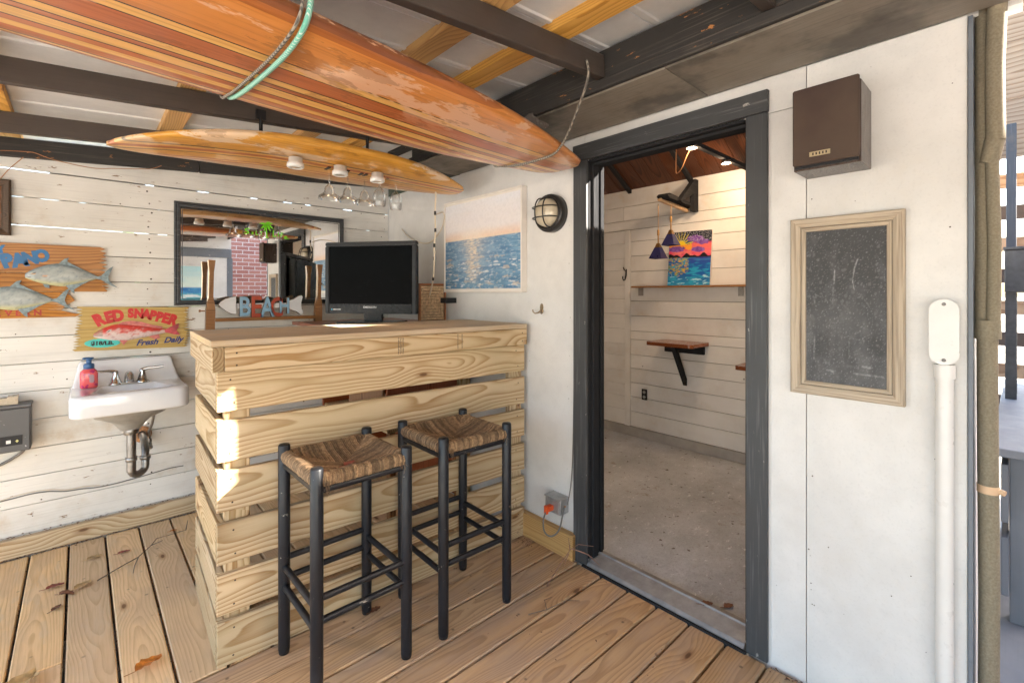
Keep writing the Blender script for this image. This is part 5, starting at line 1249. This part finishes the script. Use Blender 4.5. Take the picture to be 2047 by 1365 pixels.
def wall_table(yc, z_, label, w=.42, dp=.30):
    t = thing('fold_table', (3.75, yc, z_), label, 'table', 'small wall tables in the cabin')
    mb = MB(); r_ = .04; pts = [(3.872, yc-w/2), (3.872, yc+w/2)]
    for (cx_, cy_, a0) in ((3.872-dp+r_, yc+w/2-r_, 90), (3.872-dp+r_, yc-w/2+r_, 180)):
        for i in range(7): a = R(a0+90*i/6); pts.append((cx_+r_*math.cos(a), cy_+r_*math.sin(a)))
    mb.prism(pts, .030, Matrix.Translation((0,0,z_))); mb.build('table_top', M_table, t)
    span('wall_cleat', M_jamb, (3.842, 3.873), (yc-w/2+.03, yc+w/2-.03), (z_-.075, z_-.001), 'YZ', t, .004)
    mb = MB(); mb.prism([(3.65,z_-.002),(3.70,z_-.002),(3.875,z_-.30),(3.875,z_-.36)], .036, Matrix(((1,0,0,0),(0,0,1,yc-.018),(0,1,0,0),(0,0,0,1)))); mb.build('brace', M_jamb, t)
    return t
wall_table(1.99, .925, 'small reddish wall table on a black diagonal brace inside the cabin')
t_ = wall_table(1.245, .80, 'corner of a second reddish table showing past the right door casing', .42, .30)
io = thing('wall_outlet', (3.875, 2.39, .43), 'dark wall outlet low on the cabin plank wall', 'outlet')
span('plate', M_blackpl, (3.870, 3.8785), (2.362, 2.418), (.375, .475), 'ZY', io, .002)
for zz in (.402, .448): mb = MB(); mb.lathe([(0,.003),(.014,.003),(.015,0)], 16, 0, Matrix.Translation((3.8698,2.39,zz)) @ Matrix.Rotation(R(-90), 4, 'Y')); mb.build('socket', M_alu, io)
ih = thing('wall_hook', (3.87, 2.60, 1.53), 'black coat hook on the batten of the cabin wall', 'hook')
mb = MB(); mb.tube([(3.872,2.585,1.60),(3.866,2.585,1.54),(3.85,2.585,1.50),(3.825,2.585,1.492),(3.81,2.585,1.51),(3.812,2.585,1.53)], [.006,.008,.006,.005,.005,.006], 8); mb.tube([(3.868,2.585,1.58),(3.84,2.585,1.59),(3.82,2.585,1.615)], .0045, 8); mb.build('hook_body', M_blackpl, ih)
# bracket lamp with two pendants
br = thing('bracket_lamp', (3.6, 1.95, 2.05), 'black triangular wall bracket holding a tan lamp bar under the cabin ceiling', 'lamp')
mb = MB(); mb.prism([(3.874,2.33),(3.82,2.33),(3.56,2.115),(3.60,2.115),(3.80,2.20),(3.80,2.06),(3.874,2.06)], .04, Matrix(((1,0,0,0),(0,0,1,1.87),(0,1,0,0),(0,0,0,1)))); mb.build('bracket', M_jamb, br)
mb = MB(); mb.prism([(3.42,2.145),(3.45,2.165),(3.873,2.125),(3.873,2.10),(3.45,2.125)], .10, Matrix(((1,0,0,0),(0,0,1,1.90),(0,1,0,0),(0,0,0,1)))); mb.build('arm', M_jamb, br)
M_tube = plain('tan_tube', (.45,.30,.17), .4)
mb = MB(); mb.tube([(3.44,1.985,2.125),(3.84,1.955,2.075)], .019, 14); mb.build('lamp_tube', M_tube, br)
M_shade = plain('navy_shade', (.03,.03,.11), .35, .2, var=.2)
for (xx, yy, zt_, zb_, lb) in ((3.5,2.03,2.10,1.652,'lower brass pendant with a navy pyramid shade in the cabin'),(3.55,1.945,2.09,1.758,'higher brass pendant with a navy pyramid shade in the cabin')):
    t = thing('pendant_lamp', (xx, yy, zb_), lb, 'pendant lamp', 'pendants under the bracket lamp')
    mb = MB(); mb.tube([(xx,yy,zt_),(xx,yy,zb_+.19)], .003, 8); mb.tube([(xx,yy,zb_+.19),(xx,yy,zb_+.235)], .010, 10); mb.tube([(xx,yy,zb_+.11),(xx,yy,zb_+.20)], .0055, 8); mb.build('stem', M_brass, t)
    mb = MB(); a, b = .010, .022; mb.add([(xx+sx_*a, yy+sy_*a, zb_+.125) for sx_, sy_ in ((-1,-1),(1,-1),(1,1),(-1,1))]+[(xx+sx_*b, yy+sy_*b, zb_+.09) for sx_, sy_ in ((-1,-1),(1,-1),(1,1),(-1,1))], [(0,1,2,3),(0,4,5,1),(1,5,6,2),(2,6,7,3),(3,7,4,0)]); mb.build('cap', M_brass, t)
    mb = MB(); a, b = .0225, .056; ring1 = [(xx+sx_*a, yy+sy_*a, zb_+.09) for sx_, sy_ in ((-1,-1),(1,-1),(1,1),(-1,1))]; ring2 = [(xx+sx_*b, yy+sy_*b, zb_) for sx_, sy_ in ((-1,-1),(1,-1),(1,1),(-1,1))]
    ring3 = [(xx+sx_*(b-.003), yy+sy_*(b-.003), zb_) for sx_, sy_ in ((-1,-1),(1,-1),(1,1),(-1,1))]; ring4 = [(xx+sx_*(a-.003), yy+sy_*(a-.003), zb_+.088) for sx_, sy_ in ((-1,-1),(1,-1),(1,1),(-1,1))]
    mb.add(ring1+ring2+ring3+ring4, [(i_+o_, (i_+1) % 4+o_, (i_+1) % 4+o_+4, i_+o_+4) for o_ in (0,4,8) for i_ in range(4)]); mb.build('shade', M_shade, t)
# lit spots on the tie bar
tb = thing('light_bar', (3.4, 1.46, 2.33), 'dark tie bar under the cabin ceiling carrying two lit spots', 'light bar')
span('bar', M_jamb, (2.55, 3.876), (1.45, 1.485), (2.335, 2.365), 'XY', tb, .002)
M_bulb = emit('warm_bulb', (1.0,.66,.30), 60.0)
for q, (xx, lb) in enumerate(((2.943,'lit warm spotlight nearer the doorway on the dark bar'),(3.469,'lit warm spotlight farther from the doorway on the dark bar'))):
    t = thing('spot_lamp', (xx, 1.462, 2.31), lb, 'spotlight', 'lit spots on the light bar')
    Mx = Matrix.Translation((xx, 1.464, 2.318))
    mb = MB(); mb.lathe([(.010,.016),(.030,.014),(.036,.004),(.037,-.006),(.033,-.008),(.032,-.002),(.020,.006),(.010,.008)], 24, 0, Mx); mb.build('housing', M_steel, t)
    mb = MB(); mb.lathe([(0,-.010),(.012,-.006),(.018,.003)], 16, 0, Mx); mb.build('bulb', M_bulb, t)
    ld_ = bpy.data.lights.new('spot_light', 'POINT'); ld_.energy = 1.5; ld_.color = (1.0,.70,.44); ld_.shadow_soft_size = .03
    lo = bpy.data.objects.new('lamp_light', ld_); COL.objects.link(lo); lo.location = (xx, 1.464, 2.285); par(lo, t)
rope('lamp_flex', [(2.96,1.47,2.33),(2.99,1.52,2.29),(3.03,1.58,2.22),(3.06,1.63,2.20),(3.10,1.66,2.24),(3.18,1.70,2.40),(3.25,1.72,2.60)], .003, M_copper, 'coppery flex looping from the nearer spotlight', 'wire')
rope('lamp_flex', [(3.1,1.43,2.55),(3.15,1.3,2.52),(3.2,1.15,2.50)], .003, M_copper, 'coppery flex strung below the right part of the cabin ceiling', 'wire')

# ------------------------------------------------------------------ fallen leaves and twigs
def leaf(x, y, z0, s, ang, col, label, tilt=.25, curl=.35, surf=None):
    mb = MB(); n, m_ = 8, 4; vs = []; rl_ = random.Random(int((x*100+y*37)*10)); fs = []
    for i in range(n+1):
        t = i/n; w = .42*math.sin(math.pi*min(1, t*.96+.03))**.8*(1+.25*math.sin(i*2.4))
        for j in range(-m_//2, m_//2+1):
            u = j/(m_/2); vs.append(((t-.5)*s, u*w*s*.8, s*(.10*curl*2*abs(u)**1.5+.12*curl*math.sin(t*5+u)+.02*rl_.random())))
    for i in range(n):
        for j in range(m_): a = i*(m_+1)+j; fs.append((a, a+1, a+m_+2, a+m_+1))
    mb.add(vs, fs, 0, True); mb.tube([(-.5*s,0,.02*s),(-.72*s,.05*s,.03*s),(-.85*s,.12*s,.02*s)], .0012, 5)
    me = mb.mesh('leaf'); zmin = min(v.co.z for v in me.vertices)
    M = Matrix.Translation((x, y, z0-zmin+.0015)) @ Matrix.Rotation(ang, 4, 'Z')
    o = place('fallen_leaf', me, col, M); return tag(o, label, 'leaf', 'fallen leaves on the deck')
L_or = plain('leaf_orange', (.50,.17,.02), .55, var=.5, vscale=50); L_br = plain('leaf_brown', (.17,.07,.035), .7, var=.5, vscale=50); L_tan = plain('leaf_tan', (.46,.30,.13), .7, var=.35, vscale=50); L_red = plain('leaf_red', (.27,.07,.045), .65, var=.4, vscale=50)
leaf(.185, 2.165, .002, .085, R(20), L_or, 'bright orange curled leaf on the deck left of the bar', curl=.6)
leaf(-.085, 3.04, .002, .062, R(10), L_red, 'dull red leaf uppermost in the small leaf cluster on the deck')
leaf(-.045, 2.92, .002, .058, R(-30), L_br, 'dark brown curled leaf at the middle of the leaf cluster', curl=.7)
leaf(.01, 2.965, .002, .070, R(35), L_tan, 'tan leaf at the right of the leaf cluster on the deck')
leaf(-.075, 2.83, .002, .045, R(50), L_br, 'small dark leaf lowest in the leaf cluster on the deck')
leaf(.055, 3.24, .002, .058, R(15), L_tan, 'pale tan leaf by the baseboard near the sink drain')
leaf(.17, 3.20, .002, .05, R(5), L_red, 'small reddish leaf beside the thin twig on the deck')
leaf(.395, 3.30, .002, .035, R(0), L_or, 'tiny orange leaf at the tip of the twig near the bar')
leaf(-.165, 2.335, .002, .15, R(48), L_tan, 'long pale dried leaf at the lower left corner of the deck', curl=.5)
leaf(.98, 2.93, .002, .06, R(60), L_br, 'brown leaf on the deck behind the bar slats')
leaf(.935, 1.885, .002, .05, R(10), L_br, 'brown leaf at the foot of the near stool by the bar')
leaf(.74, 1.70, .726, .055, R(25), L_red, 'small red leaf lying on the near rush seat')
leaf(1.985, .92, .026, .055, R(-35), L_br, 'slim brown leaf on the door sill')
leaf(2.06, .86, .013, .05, R(-20), L_br, 'slim brown leaf on the concrete just inside the door')
def twig(paths, label, col, r=.003):
    mb = MB()
    for p in paths: mb.tube(p, [r*(1-.6*i/(len(p)-1)) for i in range(len(p))], 6)
    o = mb.build('twig', col); return tag(o, label, 'twig')
M_twig = plain('grey_twig', (.16,.12,.085), .8, var=.3, vscale=60); M_twigr = plain('red_twig', (.30,.16,.11), .75, var=.2, vscale=60)
twig([[(.06,2.965,.006),(.15,3.03,.010),(.22,3.07,.014),(.28,3.16,.016),(.31,3.22,.02),(.39,3.22,.02),(.44,3.20,.03)],[(.22,3.07,.012),(.20,3.00,.006),(.19,2.93,.004)],[(.28,3.16,.016),(.33,3.15,.03)],[(.44,3.20,.03),(.46,3.28,.05)]], 'bare branching twig lying across the deck boards', M_twig)
twig([[(1.60,1.50,.004),(1.72,1.535,.03),(1.80,1.53,.085),(1.835,1.505,.11),(1.845,1.42,.13)],[(1.80,1.53,.085),(1.81,1.55,.135)],[(1.81,1.525,.09),(1.855,1.46,.07),(1.875,1.43,.04),(1.88,1.41,.03)],[(1.79,1.53,.07),(1.77,1.55,.004)]], 'reddish twig sticking up in front of the door casing', M_twigr, .0028)
twig([[(1.40,1.42,.003),(1.47,1.38,.012),(1.58,1.36,.012),(1.63,1.33,.003)],[(1.47,1.38,.012),(1.5,1.42,.02),(1.56,1.43,.004)]], 'pale thin twig on the deck in front of the far stool', M_twig, .0022)
twig([[(.80,2.70,.004),(.86,2.74,.02),(.95,2.76,.03)],[(.86,2.74,.02),(.90,2.82,.012)],[(.83,2.72,.01),(.82,2.80,.004)]], 'pale broken twig on the deck behind the bar slats', M_twigr, .003)
mb = MB(); rl = random.Random(8)
for q in range(260):
    cx = rl.uniform(1.2, 1.86); cy = rl.uniform(.2, 1.9); s = rl.uniform(.0015,.005); an = rl.uniform(0, 6.28)
    if q < 110: cx = 1.86-abs(rl.gauss(0,.02)); cy = rl.uniform(.15,.62)
    elif q < 190: cx = 1.82-abs(rl.gauss(0,.03)); cy = 1.93-abs(rl.gauss(0,.06))
    c = Vector((cx, cy, .003+rl.random()*.003)); u = Vector((math.cos(an), math.sin(an), rl.uniform(-.2,.2)))*s*1.6; w = Vector((-math.sin(an), math.cos(an), rl.uniform(-.3,.3)))*s*.6
    mb.add([c-u, c+w, c+u, c-w], [(0,1,2,3)])
o = mb.build('leaf_litter', M_litter); tag(o, 'brown crumbs scattered on the deck by the door wall', 'leaf litter', kind='stuff')

# ------------------------------------------------------------------ around the corner at the right edge
sd_ = thing('side_deck', (3.6,-.6,-.05), None, None, kind='structure')
for q in range(9): span('deck_board', M_greypaint, (1.99, 7.0), (.09-(q+1)*.146+.006, .09-q*.146), (-.045, -.006), 'XY', sd_, .003)
pp = thing('grey_post', (4.55, .05, 0), 'slate grey porch post beyond the corner at the right edge', 'post')
M_post = paint('weathered_grey_post', (.10,.105,.115), (.3,.25,.2), chips=.06, nails=0, grain=.3, pale=(.22,.22,.22))
span('post_shaft', M_post, (4.5, 4.55), (.028, .076), (-.02, 2.48), 'ZX', pp, .003)
pw = thing('plywood_gable', (4.9, -.4, 2.2), 'bare plywood boarding high up beyond the corner at the right edge', 'boarding')
for q in range(4): span('board', M_ply, (4.72, 4.74), (-1.6, .5), (2.30+q*.40, 2.697+q*.40), 'YZ', pw, .002)
gl = thing('metal_cabinet', (4.2, -.02, .9), 'dark metal box on black legs beyond the corner at the right edge', 'metal box')
M_darkm = plain('dark_grill_metal', (.045,.047,.052), .5, var=.3, vscale=30)
span('case', M_darkm, (4.05, 4.40), (-.35, .075), (1.37, 1.62), 'YZ', gl, .004); span('lid', M_darkm, (4.04, 4.41), (-.36, .080), (1.622, 1.64), 'YX', gl, .003)
for xx in (4.08, 4.34): span('leg', M_darkm, (xx, xx+.05), (.025, .073), (-.005, 1.369), 'ZX', gl, .001); span('leg', M_darkm, (xx, xx+.05), (-.34, -.29), (-.005, 1.369), 'ZX', gl, .001)
rack = thing('slat_screen', (5.4, -.3, 0), 'dark slatted screen far beyond the corner at the right edge', 'screen')
for q in range(9): span('slat', M_brown if q % 2 else M_ply, (5.4, 5.43), (-1.4, .3), (.2+q*.25, .31+q*.25), 'YZ', rack, .002)
for yy in (-1.4, -.6, .2): span('upright', M_brown, (5.435, 5.48), (yy, yy+.05), (-.02, 2.4), 'ZY', rack, .002)
ch = thing('low_bench', (3.6, -.05, 0), 'grey painted low bench running along the outside wall at the right edge', 'bench')
span('top_plank', M_greypaint, (2.75, 5.0), (-.30, .092), (.70, .735), 'XY', ch, .003)
span('front_plank', M_greypaint, (2.80, 4.95), (.040, .062), (.42, .66), 'XZ', ch, .003); span('front_plank', M_greypaint, (2.80, 4.95), (.040, .062), (.12, .36), 'XZ', ch, .003)
for xx in (2.85, 4.85): span('leg', M_greypaint, (xx, xx+.06), (-.02, .038), (-.005, .699), 'ZX', ch, .003); span('leg', M_greypaint, (xx, xx+.06), (-.28, -.22), (-.005, .699), 'ZX', ch, .003)

# ------------------------------------------------------------------ behind the camera, seen in the mirror
ow = thing('entry_wall', (1.0,-2.25,0), 'white wall panel with a grey beam opposite the mirror', 'wall')
span('panel', M_whitev, (.35, 1.86), (-2.30, -2.22), (-.04, 1.98), 'ZX', ow, 0); span('beam', M_greytrim, (-1.6, 1.93), (-2.32, -2.205), (1.982, 2.13), 'XZ', ow, .004); span('sky_block_panel', M_whitev, (-1.6, 1.93), (-2.29, -2.24), (2.131, 2.345), 'XZ', ow, 0); span('post', M_greytrim, (1.862, 1.95), (-2.31, -2.215), (-.04, 1.98), 'ZX', ow, .003)  # white panel above the beam is added to block sky in the mirror
bp = thing('beach_painting', (1.1,-2.2,1.3), 'beach painting with surf on the wall opposite the mirror', 'painting')
def beach(s, t):
    n = fbm(s*5, t*12, 2)
    if t > .55: return mixc((.66,.78,.72), (.45,.70,.74), ss(.6, 1, t+.15*n))
    if t > .42: return mixc((.03,.16,.42), (.08,.32,.58), .5+n)
    if t > .14: return mixc((.10,.42,.50), (.76,.80,.78), ss(-.05, .3, n+.25*math.sin(t*40)))
    return mixc((.60,.46,.36), (.70,.58,.48), .5+n)
place('canvas', painted_grid(.92, .76, 46, 38, beach), M_canvas, frame_on((1.52,-2.195,1.06), (-1,0,0), (0,0,1)), bp); MB().box((.59,-2.2185,1.05),(1.53,-2.197,1.83)).build('stretcher', M_frw, bp)
# brick seen in the mirror; gable slope added to cut the sun on the bar
bh = thing('brick_house', (4.6,-3.6,-.55), 'red brick house across the yard with a gable added to block low sun', 'house')
k = NT('far_brick'); tc, rnd, v = k.coords(); sx = k.n('SeparateXYZ'); k.set(sx.inputs[0], tc)
bt = k.n('TexBrick'); k.set(bt.inputs['Vector'], k.n('CombineXYZ', i_0=sx.outputs[0], i_1=sx.outputs[2], i_2=0.0).outputs[0]); k.set(bt.inputs['Color1'], (.40,.17,.13)); k.set(bt.inputs['Color2'], (.30,.11,.085)); k.set(bt.inputs['Mortar'], (.55,.50,.46)); bt.inputs['Scale'].default_value = 1.0
bt.inputs['Brick Width'].default_value = .21; bt.inputs['Row Height'].default_value = .075; bt.inputs['Mortar Size'].default_value = .006
M_bricks = k.out(bt.outputs['Color'], .85)
mb = MB(); mb.prism([(2.0,-.55),(7.6,-.55),(7.6,1.7),(5.2,4.34),(3.55,2.525),(3.55,3.5),(2.0,3.5)], 3.0, Matrix(((1,0,0,0),(0,0,-1,-3.0),(0,1,0,0),(0,0,0,1)))); mb.build('wall', M_bricks, bh)
M_shing = plain('roof_shingle', (.09,.08,.075), .9, var=.3, vscale=8)
mb = MB(); mb.prism([(3.555,2.535),(5.2,4.345),(7.6,1.705),(7.75,1.6),(7.75,1.66),(5.2,4.415),(3.555,2.60)], 3.1, Matrix(((1,0,0,0),(0,0,-1,-2.98),(0,1,0,0),(0,0,0,1)))); mb.build('roof', M_shing, bh); MB().box((1.94,-6.05,3.503),(3.61,-2.95,3.56)).build('roof', M_shing, bh)
# greenery behind the plank wall and to the left
M_leafg = plain('hedge_leaf', (.075,.13,.03), .6, var=.6, vscale=5)
def hedge(x0, x1, y0, y1, h, label, seed):
    t = thing('hedge_shrub', ((x0+x1)/2, (y0+y1)/2, -.55), label, 'shrub', 'shrubs round the porch'); rg = random.Random(seed); mb = MB()
    for q in range(2600):
        c = Vector((rg.uniform(x0, x1), rg.uniform(y0, y1), -.5+(h+.5)*rg.random()**.7)); c += Vector((rg.gauss(0,.12), rg.gauss(0,.12), rg.gauss(0,.1)))
        d = Vector((rg.gauss(0,1), rg.gauss(0,1), rg.gauss(0,.7))).normalized(); e = d.orthogonal().normalized(); s = rg.uniform(.05,.12)
        mb.add([c-d*s, c+e*s*.45, c+d*s, c-e*s*.45], [(0,1,2,3)])
    o = mb.build('foliage', M_leafg, t); tag(o, kind='stuff')
    for q in range(5):
        xx, yy = rg.uniform(x0, x1), (y0+y1)/2; mb = MB(); mb.tube([(xx,yy,-.55),(xx+.05,yy,.2),(xx-.03,yy+.05,h*.8)], [.03,.022,.01], 7); mb.build('stem', M_twig, t)
hedge(-1.8, .2, 6.2, 7.2, 1.5, 'green shrub glimpsed through the gaps at the left of the plank wall', 1)
hedge(.3, 2.6, 6.4, 7.4, 2.0, 'green shrub glimpsed through the gaps behind the mirror end of the wall', 2)
